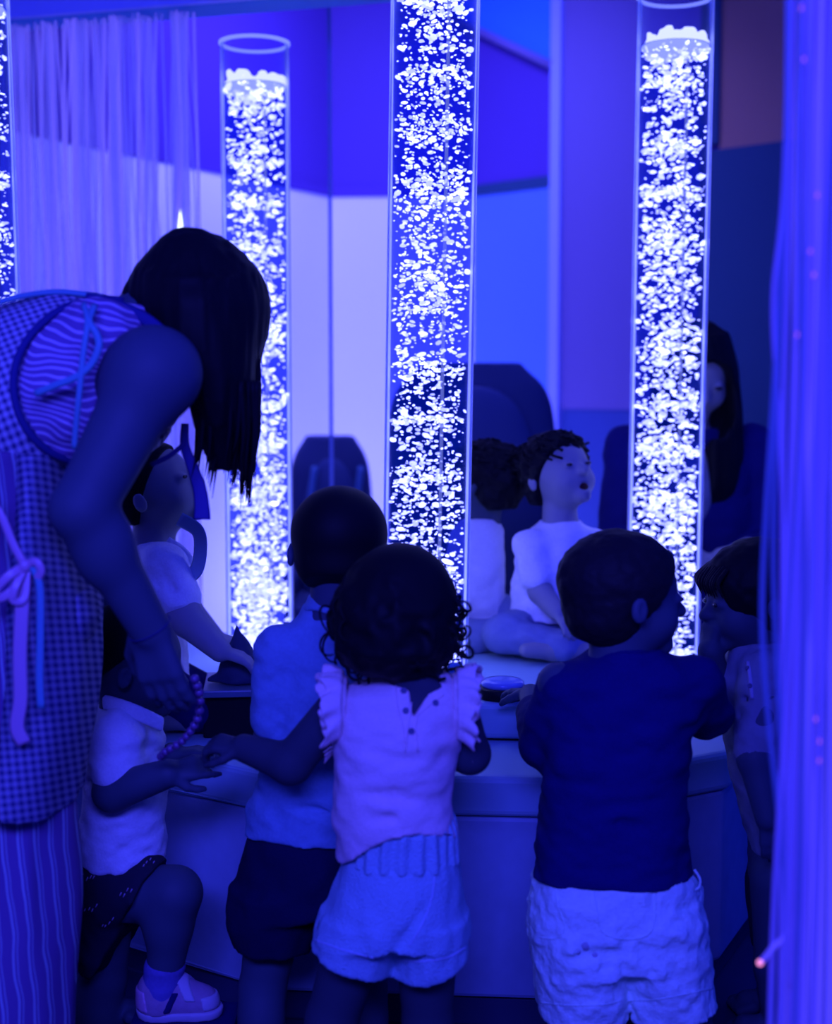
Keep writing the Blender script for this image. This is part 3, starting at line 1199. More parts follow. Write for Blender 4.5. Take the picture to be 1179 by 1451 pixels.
    for (a, b, c, d, r) in ((600, 1290, 556, 1352, 0.006), (520, 1216, 512, 1262, 0.003), (540, 1216, 544, 1258, 0.003), (580, 1216, 583, 1270, 0.003), (560, 1216, 560, 1250, 0.0028), (640, 1220, 636, 1262, 0.003)):
        D.cone(p(a, b, Y - 0.098), p(c, d, Y - 0.098), r, r * 0.5, 0.010, 'sub')
    # slanting leg hems
    D.cut(p(440, 1338, Y), np.cross(p(560, 1374, Y) - p(440, 1338, Y), (0, 1, 0)) * np.array([1, 1, 1]) * (1 if np.cross(p(560, 1374, Y) - p(440, 1338, Y), (0, 1, 0))[2] < 0 else -1))

    def hem2(G, X, Yc, Z):
        a, b = p(556, 1373, Y), p(668, 1346, Y)
        t = (X - a[0]) / (b[0] - a[0])
        zz = a[2] + (b[2] - a[2]) * np.clip(t, 0, 1) ** 2.2
        return np.where(t > -0.03, np.maximum(G, zz - Z), G)
    D.func(hem2)
    for q in ((p(497, 1380, Y), 0.052), (p(606, 1385, Y), 0.048)):
        D.cone(q[0] + np.array([0, 0, 0.06]), q[0] - np.array([0, 0, 0.08]), q[1], q[1], 0.003, 'sub')
    sh = D.obj('denim_shorts', M['denim'], o)
    W = Solid(0.0032)
    W.loft(rows_px([(1154, 515, 642, 0.074), (1166, 496, 648, 0.082), (1186, 490, 650, 0.083), (1204, 488, 651, 0.085), (1216, 487, 652, 0.086)], Y, 0.085), pleat=(26, 0.035))
    W.noise(0.003, (60, 60, 12), 2.0)
    wb = W.obj('waistband', M['denim'], sh)
    surf_line('stitching', wb, [(492, 1184), (530, 1180), (580, 1179), (640, 1183)], 0.0011, M['navy_cotton'], sh, 50, 0.0)
    surf_line('stitching', sh, [(442, 1330), (480, 1344), (520, 1355), (552, 1361)], 0.0011, M['denim_seam'], sh, 50, 0.0004)
    surf_line('stitching', sh, [(562, 1361), (600, 1362), (635, 1356), (660, 1342)], 0.0011, M['denim_seam'], sh, 50, 0.0004)
    surf_line('side_seam', sh, [(617, 1225), (612, 1270), (598, 1310), (580, 1340)], 0.0010, M['denim_seam'], sh, 40, 0.0004)

    # hair: a rounded mass and many curls
    Hs = Solid(0.005)
    c = p(560, 868, Y)
    Hs.ell(c, (0.091, 0.110, 0.090), k=0.02)
    Hs.ell(p(560, 908, Y - 0.02), (0.088, 0.085, 0.055), k=0.02)
    Hs.noise(0.008, 36, 1.0); Hs.noise(0.005, 75, 4.0)
    Hs.cut(hd.at(0, 0.40, 0.16), hd.f - 0.5 * hd.u)
    Hs.ell(hd.at(0, -0.05, 0.15), np.array((0.46, 0.50, 0.46)) * hd.s, hd.axes, 0.01)
    V, F = Hs.mesh()
    hair = link_mesh('hair', V, F, M['hair'], o)
    rng = np.random.default_rng(5)
    geos = []
    spots = []
    for i in range(170):
        th = rng.uniform(0, 2 * math.pi); ph = rng.uniform(-0.75, 0.98)
        v = np.array([math.cos(th) * math.sqrt(max(0.05, 1 - ph * ph)), math.sin(th) * math.sqrt(max(0.05, 1 - ph * ph)), ph])
        if v[1] > 0.35 and ph < 0.4:
            continue
        spots.append((c + v * np.array([0.088, 0.094, 0.088]) * rng.uniform(0.92, 1.0), rng.uniform(0.015, 0.035), rng.uniform(0.006, 0.010)))
    for (a, b) in ((472, 872), (478, 900), (484, 868), (470, 905), (490, 925), (505, 945), (520, 950), (640, 895), (645, 920), (648, 880), (640, 940), (632, 955), (618, 958), (652, 860), (536, 955), (600, 962), (646, 905), (638, 868), (654, 925), (495, 850)):
        spots.append((p(a, b - 12, Y + rng.uniform(-0.05, 0.03)), rng.uniform(0.02, 0.04), rng.uniform(0.009, 0.014)))
    for q, ln, rad in spots:
        turns = rng.uniform(0.9, 1.6); ph0 = rng.uniform(0, 6.28); ti = rng.normal(0, 0.5, 2)
        N = 26
        side = nrm(q - c)
        pts = []
        for k in range(N):
            t = k / (N - 1)
            a = ph0 + t * turns * 2 * math.pi
            rr = rad * (0.8 + 0.4 * t)
            cc = np.array([rr * math.cos(a), rr * 0.5 * math.sin(a) + 0.012 * ti[1] * t, rr * math.sin(a) - ln * t + ti[0] * rr * math.cos(a)])
            pts.append(q + cc + side * 0.008 * math.sin(t * 2.6))
        geos.append(tube_geo(pts, [0.0031 * (1 - 0.6 * k / N) for k in range(N)], 5))
    multi('curls', geos, M['hair'], hair)
    return o


# ---------------------------------------------------------------- boy in the pale blue shirt (behind the girl)
def build_blue_boy():
    Y = 2.28
    S = Solid(0.0045)
    hd = Head(p(482, 778, Y), (0.10, 1.0, -0.18), (0.03, 0.1, 1.0), 0.182)
    hd.build(S)
    S.cone(hd.at(0, -0.10, -0.25), p(476, 885, Y), 0.040, 0.046, 0.02)
    S.loft(rows_px([(875, 440, 530, 0.05), (920, 400, 570, 0.06), (1000, 395, 560, 0.07), (1160, 385, 560, 0.072), (1240, 380, 565, 0.072)], Y, 0.07), k=0.02)
    s1, e1, w1 = p(398, 925, Y), p(386, 1050, Y), p(415, 1010, Y + 0.2)
    S.cone(s1, e1, 0.034, 0.030, 0.02); S.cone(e1, w1, 0.030, 0.022)
    hand(S, w1, (0.1, 1, 0.1), (0, 0, -1), 0.095, thumb=-1, curl=0.2, chub=1.15)
    s2, e2, w2 = p(590, 925, Y + 0.01), p(600, 1030, Y + 0.04), p(560, 1000, Y + 0.22)
    S.cone(s2, e2, 0.034, 0.030, 0.02); S.cone(e2, w2, 0.030, 0.022)
    hand(S, w2, (-0.1, 1, 0.1), (0, 0, -1), 0.095, thumb=1, curl=0.2, chub=1.15)
    legs(S, p(395, 1270, Y), p(372, 1400, Y), p(368, 1530, Y - 0.02), (0.052, 0.038, 0.028), (0, 1), 0.14)
    legs(S, p(515, 1270, Y), p(515, 1400, Y), p(520, 1530, Y - 0.02), (0.052, 0.038, 0.028), (0, 1), 0.14)
    o = person(S, 'short haired child in a pale blue shirt, left of the curly haired child', (-0.1, Y), 'skin')
    hd.eyes(o)
    hd.hair(0.0045, 0.03, front=(0, 0.30, 0.30), fn=(0, 0.8, -0.6), nape=-0.36).obj('hair', M['hair'], o)
    B = Solid(0.004)
    B.loft(rows_px([(858, 436, 520, 0.046), (875, 418, 545, 0.056), (905, 388, 580, 0.066), (950, 392, 590, 0.076), (1030, 386, 575, 0.084), (1110, 362, 568, 0.088), (1160, 348, 566, 0.09), (1178, 346, 566, 0.09)], Y, 0.08))
    B.cone(p(396, 922, Y - 0.01), p(387, 1016, Y - 0.005), 0.043, 0.038, 0.012)
    B.cone(p(585, 925, Y), p(598, 1020, Y + 0.02), 0.042, 0.040, 0.02)
    B.cone(p(404, 930, Y - 0.075), p(402, 1040, Y - 0.075), 0.006, 0.005, 0.010, 'sub')
    B.cone(p(598, 1010, Y + 0.02), p(604, 1060, Y + 0.03), 0.033, 0.033, 0.002, 'sub')
    B.cut(p(378, 1040, Y + 0.02), (-0.2, 0.1, -1)) if False else None
    for (a, b, c, d) in ((395, 960, 405, 1030), (430, 900, 400, 915), (360, 1140, 470, 1150)):
        B.cone(p(a, b, Y - 0.085), p(c, d, Y - 0.085), 0.005, 0.003, 0.012, 'sub')
    fold_noise(B, 0.004, (24, 24, 36), 9.0)
    sh = B.obj('shirt', M['blue_cotton'], o)
    C = Solid(0.004)
    C.loft(rows_px([(842, 438, 520, 0.050), (862, 430, 528, 0.052)], Y - 0.004, 0.05)); C.noise(0.002, 30)
    C.obj('collar', M['blue_cotton'], sh)
    D = Solid(0.005)
    D.loft(rows_px([(1162, 366, 545, 0.076), (1190, 348, 558, 0.088), (1220, 340, 562, 0.092), (1280, 330, 566, 0.095)], Y, 0.09))
    D.loft(rows_px([(1255, 330, 455, 0.088), (1300, 322, 452, 0.088), (1338, 332, 446, 0.080)], Y, 0.08), k=0.02)
    D.loft(rows_px([(1255, 450, 566, 0.088), (1300, 456, 570, 0.088), (1338, 460, 566, 0.080)], Y, 0.08), k=0.02)
    fold_noise(D, 0.004, (26, 26, 20), 2.0)
    D.obj('shorts', M['navy_shorts'], o)
    return o


# ---------------------------------------------------------------- boy in the navy shirt and white shorts
def build_navy_boy():
    Y = 2.20
    S = Solid(0.004)
    hd = Head(p(888, 846, Y), (0.97, 0.24, -0.06), (0.04, 0.05, 1.0), 0.186)
    hd.build(S)
    S.cone(hd.at(0, -0.10, -0.25), p(880, 945, Y), 0.042, 0.048, 0.02)
    S.loft(rows_px([(935, 840, 930, 0.05), (970, 800, 975, 0.06), (1060, 795, 965, 0.07), (1200, 780, 960, 0.074), (1300, 770, 975, 0.075)], Y, 0.07), k=0.02)
    s1, e1, w1 = p(792, 968, Y), p(772, 1052, Y + 0.06), p(752, 985, Y + 0.34)
    S.cone(s1, e1, 0.034, 0.030, 0.02); S.cone(e1, w1, 0.030, 0.021)
    hand(S, w1, (-0.35, 1, -0.1), (0, -0.2, -1), 0.10, thumb=1, curl=0.25, chub=1.15)
    s2, e2, w2 = p(985, 968, Y), p(1012, 1010, Y + 0.10), p(985, 960, Y + 0.36)
    S.cone(s2, e2, 0.034, 0.030, 0.02); S.cone(e2, w2, 0.030, 0.021)
    hand(S, w2, (0.0, 1, 0.0), (0, 0, -1), 0.10, thumb=-1, curl=0.25, chub=1.15)
    legs(S, p(818, 1330, Y), p(822, 1452, Y), p(822, 1565, Y - 0.02), (0.058, 0.042, 0.030), (0.1, 1), 0.14)
    legs(S, p(945, 1330, Y), p(970, 1450, Y), p(985, 1565, Y - 0.02), (0.058, 0.042, 0.030), (0.1, 1), 0.14)
    o = person(S, 'child in a navy T-shirt and white linen shorts, face turned to the right', (0.32, Y), 'skin')
    hd.eyes(o)
    hd.hair(0.004, 0.045, front=(0, 0.30, 0.22), fn=(0, 0.82, -0.52), nape=-0.44, noise=0.002).obj('hair', M['hair_brown'], o)
    B = Solid(0.004)
    B.loft(rows_px([(918, 846, 925, 0.05), (932, 825, 960, 0.062), (950, 798, 990, 0.07), (985, 778, 1000, 0.078), (1040, 772, 982, 0.084), (1110, 768, 970, 0.088), (1180, 762, 972, 0.09), (1225, 755, 982, 0.092), (1236, 753, 984, 0.092)], Y, 0.085), power=2.3)
    B.cone(p(798, 972, Y), p(770, 1056, Y + 0.05), 0.042, 0.040, 0.02)
    B.cone(p(769, 1050, Y + 0.05), p(758, 1010, Y + 0.18), 0.036, 0.032, 0.01)
    B.cone(p(985, 968, Y), p(1002, 1012, Y + 0.08), 0.044, 0.042, 0.02)
    for (a, b, c, d) in ((800, 1150, 930, 1140), (880, 1165, 965, 1190), (790, 1090, 850, 1120), (930, 1100, 968, 1115), (990, 1000, 960, 1040)):
        B.cone(p(a, b, Y - 0.092), p(c, d, Y - 0.092), 0.005, 0.003, 0.014, 'sub')
    fold_noise(B, 0.004, (22, 22, 40), 4.0)
    sh = B.obj('shirt', M['navy_cotton'], o)
    C = Solid(0.004)
    C.loft(rows_px([(914, 848, 918, 0.050), (928, 838, 930, 0.056)], Y - 0.002, 0.05))
    C.obj('neck_band', M['navy_cotton'], sh)
    D = Solid(0.0036)
    D.loft(rows_px([(1222, 770, 966, 0.080), (1240, 756, 982, 0.090), (1260, 752, 990, 0.098), (1310, 750, 996, 0.104), (1350, 752, 1000, 0.104)], Y, 0.1), power=2.3)
    D.loft(rows_px([(1268, 770, 880, 0.085), (1310, 754, 888, 0.10), (1380, 757, 890, 0.098), (1434, 763, 886, 0.094)], Y, 0.09), k=0.02, power=2.3)
    D.loft(rows_px([(1268, 886, 985, 0.085), (1310, 878, 1000, 0.10), (1380, 878, 1008, 0.098), (1434, 884, 1017, 0.094)], Y, 0.09), k=0.012, power=2.3)
    rngf = np.random.default_rng(21)
    for (a, b, c, d, r) in ((835, 1245, 868, 1330, 0.005), (775, 1360, 870, 1350, 0.006), (780, 1390, 860, 1372, 0.004), (905, 1345, 935, 1395, 0.005), (900, 1352, 985, 1340, 0.004), (955, 1340, 985, 1400, 0.005), (930, 1395, 1000, 1380, 0.004), (765, 1290, 800, 1300, 0.004), (890, 1250, 905, 1300, 0.003), (980, 1270, 992, 1350, 0.005), (800, 1410, 850, 1420, 0.004), (885, 1335, 884, 1430, 0.006)):
        D.cone(p(a, b, Y - 0.104), p(c, d, Y - 0.104), r, r * 0.5, 0.012, 'sub')
    fold_noise(D, 0.0045, (30, 30, 34), 6.0)
    D.noise(0.002, 90, 3.0)

    def hem(G, X, Yc, Z):
        a, b = p(886, 1430, Y), p(1017, 1410, Y)
        t = np.clip((X - a[0]) / (b[0] - a[0]), 0, 1)
        return np.maximum(G, a[2] + (b[2] - a[2]) * t - Z)
    D.func(hem)
    for q in (p(822, 1440, Y), p(963, 1435, Y)):
        D.cone(q + np.array([0, 0, 0.04]), q - np.array([0, 0, 0.06]), 0.052, 0.052, 0.003, 'sub')
    sho = D.obj('shorts', M['linen'], o)
    # patch pockets, hem stitching, drawstring
    for pts in ([(838, 1238), (846, 1290), (852, 1318), (875, 1330), (910, 1328), (926, 1312), (929, 1275), (928, 1238)], [(784, 1238), (790, 1280), (800, 1315), (788, 1330), (764, 1328)]):
        surf_line('pocket_seam', sho, pts, 0.0014, M['linen'], sho, 60, 0.0002)
    surf_line('pocket_seam', sho, [(838, 1252), (880, 1256), (928, 1254)], 0.0012, M['linen'], sho, 40, 0.0002)
    surf_line('hem_seam', sho, [(765, 1420), (800, 1424), (850, 1424), (880, 1418)], 0.0012, M['linen'], sho, 40, 0.0002)
    surf_line('hem_seam', sho, [(890, 1418), (930, 1416), (975, 1408), (1010, 1400)], 0.0012, M['linen'], sho, 40, 0.0002)
    dp = spline([p(984, 1232, Y - 0.03), p(992, 1246, Y - 0.035), p(990, 1258, Y - 0.035), p(980, 1262, Y - 0.04), p(972, 1268, Y - 0.05)], 24)
    tube('drawstring', dp, 0.0022, M['linen'], sho, 6)
    for a, b, r in ((829, 1342, 0.008), (820, 1350, 0.004), (843, 1353, 0.005)):
        h, n_ = on_front(sho, a, b, 0.0003)
        if h is not None:
            V, F = lathe_geo(h, [(r, -0.002), (r * 0.8, 0.0006)], 12, n_)
            link_mesh('stain', V, F, M['stain'], sho)
    return o


# ---------------------------------------------------------------- child on the right, hand at the mouth
def build_right_child():
    Y = 2.42
    S = Solid(0.0045)
    hd = Head(p(1066, 846, Y), (-0.97, -0.10, -0.14), (-0.12, 0.0, 1.0), 0.178)
    hd.build(S)
    S.cone(hd.at(0, -0.10, -0.25), p(1085, 945, Y), 0.038, 0.046, 0.02)
    S.loft(rows_px([(930, 1050, 1120, 0.05), (980, 1035, 1135, 0.075), (1080, 1045, 1140, 0.085), (1190, 1062, 1150, 0.08), (1260, 1062, 1155, 0.08)], Y, 0.08), k=0.02)
    s1, e1, w1 = p(1088, 958, Y - 0.08), p(1070, 1075, Y - 0.11), p(1088, 1160, Y - 0.14)
    S.cone(s1, e1, 0.033, 0.029, 0.02); S.cone(e1, w1, 0.029, 0.021)
    hand(S, w1, (0.15, -0.1, -1), (0.1, 1, 0), 0.085, thumb=1, curl=0.3, chub=1.15)
    s2, e2, w2 = p(1050, 950, Y + 0.06), p(1014, 968, Y + 0.02), p(1006, 922, Y - 0.02)
    S.cone(s2, e2, 0.033, 0.029, 0.02); S.cone(e2, w2, 0.029, 0.021)
    hand(S, w2, (0.05, 0.1, 1), (0.8, 0.5, 0), 0.085, thumb=1, curl=0.5, chub=1.15)
    legs(S, p(1105, 1250, Y - 0.05), p(1100, 1370, Y - 0.05), p(1110, 1480, Y - 0.05), (0.050, 0.037, 0.027), (-1, 0.1), 0.13)
    legs(S, p(1105, 1250, Y + 0.05), p(1100, 1370, Y + 0.05), p(1110, 1480, Y + 0.05), (0.050, 0.037, 0.027), (-1, 0.1), 0.13)
    o = person(S, 'dark haired child on the right holding a hand to the mouth, behind the light strands', (0.62, Y), 'skin')
    hd.eyes(o)
    H = hd.hair(0.0045, 0.05, front=(0, 0.36, 0.10), fn=(0, 0.95, -0.30), nape=-0.42, noise=0.002)
    hair = H.obj('hair', M['hair'], o)
    geos = []
    rng = np.random.default_rng(9)
    for i in range(36):
        x = -0.36 + 0.72 * rng.random()
        z1 = 0.08 + 0.10 * rng.random()
        a = hd.at(x * 0.8, 0.30, 0.42 - 0.2 * abs(x)); b = hd.at(x, 0.47 - 0.35 * x * x, 0.24); c = hd.at(x * 1.04, 0.455 - 0.4 * x * x, z1)
        geos.append(tube_geo(spline([a, b, c], 10), [0.004, 0.004, 0.004, 0.0038, 0.0035, 0.003, 0.0026, 0.002, 0.0014, 0.0006], 5))
    multi('fringe', geos, M['hair'], hair)
    B = Solid(0.0045)
    B.loft(rows_px([(908, 1040, 1108, 0.045), (925, 1030, 1125, 0.065), (960, 1022, 1138, 0.085), (1020, 1024, 1142, 0.095), (1090, 1034, 1145, 0.098), (1150, 1050, 1150, 0.096), (1203, 1064, 1156, 0.092)], Y, 0.09))
    B.cone(p(1086, 958, Y - 0.07), p(1071, 1070, Y - 0.10), 0.044, 0.040, 0.025)
    B.cone(p(1050, 950, Y + 0.06), p(1018, 968, Y + 0.025), 0.044, 0.038, 0.02)
    for (a, b, c, d) in ((1040, 1010, 1100, 1040), (1045, 1080, 1090, 1150), (1060, 990, 1095, 1000)):
        B.cone(p(a, b, Y - 0.098), p(c, d, Y - 0.098), 0.006, 0.004, 0.014, 'sub')
    fold_noise(B, 0.004, (24, 24, 36), 14.0)
    sh = B.obj('shirt', M['grey_print'], o)
    surf_line('placket', sh, [(1060, 938), (1063, 960), (1066, 990)], 0.004, M['white_grey'], sh, 20, 0.0)
    for a, b in ((1061, 948), (1064, 972)):
        h, n_ = on_front(sh, a, b, 0.003)
        if h is not None:
            button(h, n_, 0.004, sh)
    D = Solid(0.005)
    D.loft(rows_px([(1196, 1064, 1154, 0.09), (1270, 1062, 1160, 0.10), (1345, 1066, 1158, 0.10)], Y, 0.1))
    fold_noise(D, 0.004, (26, 26, 20), 2.0)
    D.obj('shorts', M['dark_cotton'], o)
    return o


M['white_grey'] = mat('pale_placket', (0.40, 0.38, 0.48), 0.9)


# ---------------------------------------------------------------- toddler in the white polo shirt (front left)
def build_polo_toddler():
    Y = 2.40
    S = Solid(0.0038)
    hd = Head(p(192, 938, Y), (0.95, 0.12, -0.22), (0.20, 0.0, 1.0), 0.176)
    hd.build(S)
    S.cone(hd.at(0, -0.10, -0.25), p(180, 1025, Y), 0.038, 0.044, 0.02)
    S.loft(rows_px([(1010, 150, 215, 0.045), (1050, 135, 222, 0.06), (1130, 130, 222, 0.066), (1210, 125, 225, 0.07), (1280, 120, 215, 0.07)], Y, 0.07), k=0.02)
    s1, e1, w1 = p(166, 1055, Y - 0.075), p(160, 1122, Y - 0.10), p(238, 1096, Y - 0.13)
    S.cone(s1, e1, 0.033, 0.031, 0.02); S.cone(e1, w1, 0.0335, 0.024, 0.012)
    hand(S, w1, (1, 0.10, 0.22), (0.2, 0.75, -0.5), 0.094, thumb=-1, curl=0.3, chub=1.2, curls=(0.12, 0.75, 0.9, 0.95))
    s2, e2, w2 = p(185, 1050, Y + 0.07), p(195, 1120, Y + 0.075), p(245, 1070, Y + 0.03)
    S.cone(s2, e2, 0.033, 0.030, 0.02); S.cone(e2, w2, 0.030, 0.023, 0.012)
    hand(S, w2, (1, -0.1, 0.2), (0, 0, -1), 0.09, thumb=1, curl=0.4, chub=1.2)
    # standing leg and the leg that steps up
    legs(S, p(150, 1265, Y + 0.03), p(146, 1390, Y + 0.03), p(140, 1500, Y + 0.03), (0.052, 0.040, 0.030), (1, 0.1), 0.13)
    kn, an = p(248, 1266, Y - 0.07), p(232, 1385, Y - 0.06)
    S.cone(p(170, 1262, Y - 0.03), kn, 0.055, 0.044, 0.02)
    S.cone(kn, an, 0.044, 0.030, 0.015)
    S.ell(kn * 0.7 + an * 0.3 + np.array([-0.010, 0, 0]), (0.040, 0.040, 0.055), k=0.02)
    S.cone(an, p(228, 1420, Y - 0.06), 0.029, 0.027, 0.01)
    S.cone(p(228, 1424, Y - 0.06), p(285, 1432, Y - 0.06), 0.022, 0.016, 0.015)
    o = person(S, 'toddler in a white polo shirt stepping up with one raised knee, beside the woman', (-0.45, Y), 'skin')
    hd.eyes(o)
    hd.hair(0.0045, 0.04, front=(0, 0.02, 0.26), fn=(0, 0.8, -0.6), nape=-0.30).obj('hair', M['hair'], o)
    B = Solid(0.0038)
    B.loft(rows_px([(1000, 140, 215, 0.05), (1015, 130, 228, 0.064), (1045, 123, 232, 0.078), (1100, 121, 234, 0.084), (1150, 116, 235, 0.086), (1215, 110, 236, 0.088)], Y, 0.08))
    B.cone(p(168, 1048, Y - 0.07), p(165, 1088, Y - 0.088), 0.048, 0.046, 0.018)
    B.cone(p(185, 1050, Y + 0.07), p(192, 1094, Y + 0.088), 0.044, 0.040, 0.018)
    B.cut(p(164, 1097, Y - 0.09), (-0.1, -0.2, -1)) if False else None
    for (a, b, c, d) in ((120, 1155, 215, 1162), (205, 1030, 222, 1090), (140, 1180, 200, 1165), (215, 1180, 175, 1205)):
        B.cone(p(a, b, Y - 0.088), p(c, d, Y - 0.088), 0.005, 0.003, 0.014, 'sub')
    fold_noise(B, 0.0045, (24, 24, 40), 12.0)
    sh = B.obj('polo_shirt', M['white_cotton'], o)
    C = Solid(0.0035)
    # turned-down collar, pointed at the front right
    a0 = p(135, 992, Y)
    for i in range(14):
        t = i / 13
        ang = math.pi * (1.0 - t)
        q = p(150 + 78 * t, 990 + 30 * t ** 1.3, Y - 0.045 - 0.018 * math.sin(math.pi * t))
        q2 = q + np.array([0, -0.006, -0.014])
        C.cone(q, q2, 0.0062, 0.0048, 0.006)
    C.obj('collar', M['white_cotton'], sh)
    D = Solid(0.0042)
    D.loft(rows_px([(1205, 112, 232, 0.084), (1240, 108, 235, 0.09), (1290, 106, 210, 0.09), (1340, 108, 196, 0.088), (1362, 112, 194, 0.085)], Y + 0.01, 0.085))
    D.cone(p(170, 1262, Y - 0.035), p(208, 1262, Y - 0.055), 0.066, 0.060, 0.02)
    D.cut(p(216, 1262, Y - 0.05), (0.92, -0.2, -0.42)) if False else None

    def legcut(G, X, Yc, Z):
        a, n_ = p(214, 1250, Y - 0.05), nrm((0.85, -0.2, -0.5))
        d = (X - a[0]) * n_[0] + (Yc - a[1]) * n_[1] + (Z - a[2]) * n_[2]
        return np.maximum(G, d)
    D.func(legcut)
    fold_noise(D, 0.004, (26, 26, 26), 8.0)
    shorts = D.obj('shorts', M['dark_cotton'], o)
    rng = np.random.default_rng(4)
    for a, b in ((142, 1220), (130, 1245), (168, 1233), (178, 1267), (152, 1310), (210, 1225), (190, 1212), (128, 1290)):
        # printed marks: short pale strokes
        geos = []
        for k in range(4):
            h, n_ = on_front(shorts, a - 7 + 5 * k + rng.uniform(-1, 1), b + rng.uniform(-4, 4) - 2 * k, 0.0003)
            if h is not None:
                u_ = nrm(np.array([0.5, 0, 0.9]))
                geos.append(tube_geo([h - u_ * 0.0035, h, h + u_ * 0.0035], 0.0011, 5))
        if geos:
            tag(multi('printed_mark', geos, M['print_mark'], shorts), kind='stuff')
    # sock and sneaker
    K = Solid(0.004)
    K.cone(p(233, 1372, Y - 0.06), p(228, 1412, Y - 0.06), 0.036, 0.036, 0.01)
    K.noise(0.002, (30, 30, 90), 1.0)
    K.obj('sock', M['sock'], o)
    f0 = p(228, 1425, Y - 0.06)
    zs = 0.058 + 0.001
    T = Solid(0.0034)
    T.cone((f0[0] - 0.006, f0[1], zs + 0.045), (f0[0] - 0.002, f0[1], zs + 0.02), 0.034, 0.038, 0.01)
    T.cone((f0[0], f0[1], zs + 0.03), (f0[0] + 0.070, f0[1], zs + 0.022), 0.036, 0.030, 0.012)
    T.cone((f0[0] + 0.02, f0[1], zs + 0.055), (f0[0] + 0.055, f0[1], zs + 0.032), 0.024, 0.022, 0.012)
    T.cut((0, 0, zs + 0.012), (0, 0, -1))
    shoe = T.obj('sneaker', M['shoe'], o)
    L = Solid(0.0034)
    L.cone((f0[0] - 0.004, f0[1], zs + 0.014), (f0[0] + 0.074, f0[1], zs + 0.013), 0.038, 0.033, 0.01)
    L.cut((0, 0, zs + 0.016), (0, 0, 1)); L.cut((0, 0, zs), (0, 0, -1))
    L.obj('sole', M['shoe_sole'], shoe)
    def shoe_panel(name, grow, cuts, m):
        K2 = Solid(0.0030)
        K2.cone((f0[0] - 0.006, f0[1], zs + 0.045), (f0[0] - 0.002, f0[1], zs + 0.02), 0.034 + grow, 0.038 + grow, 0.01)
        K2.cone((f0[0], f0[1], zs + 0.03), (f0[0] + 0.070, f0[1], zs + 0.022), 0.036 + grow, 0.030 + grow, 0.012)
        K2.cone((f0[0] + 0.02, f0[1], zs + 0.055), (f0[0] + 0.055, f0[1], zs + 0.032), 0.024 + grow, 0.022 + grow, 0.012)
        K2.cut((0, 0, zs + 0.017), (0, 0, -1))
        for c_, n_ in cuts:
            K2.cut((f0[0] + c_[0], f0[1] + c_[1], zs + c_[2]), n_)
        K2.obj(name, m, shoe)
    shoe_panel('strap', 0.003, [((0.034, 0, 0.06), (-0.9, 0, -0.45)), ((0.052, 0, 0.06), (0.9, 0, 0.45)), ((0, 0, 0.036), (0, 0, -1))], M['shoe_sole'])
    shoe_panel('toe_cap', 0.002, [((0.074, 0, 0.03), (-1, 0, -0.25)), ((0, 0, 0.040), (0, 0, 1))], M['shoe_sole'])
    shoe_panel('side_stripe', 0.0025, [((0.010, 0, 0.02), (-0.9, 0, 0.42)), ((0.022, 0, 0.02), (0.9, 0, -0.42)), ((0, 0, 0.05), (0, 0, 1))], M['navy_cotton'])
    shoe_panel('heel_panel', 0.002, [((-0.018, 0, 0.03), (1, 0, 0.2)), ((0, 0, 0.052), (0, 0, 1))], M['ribbon'])
    return o


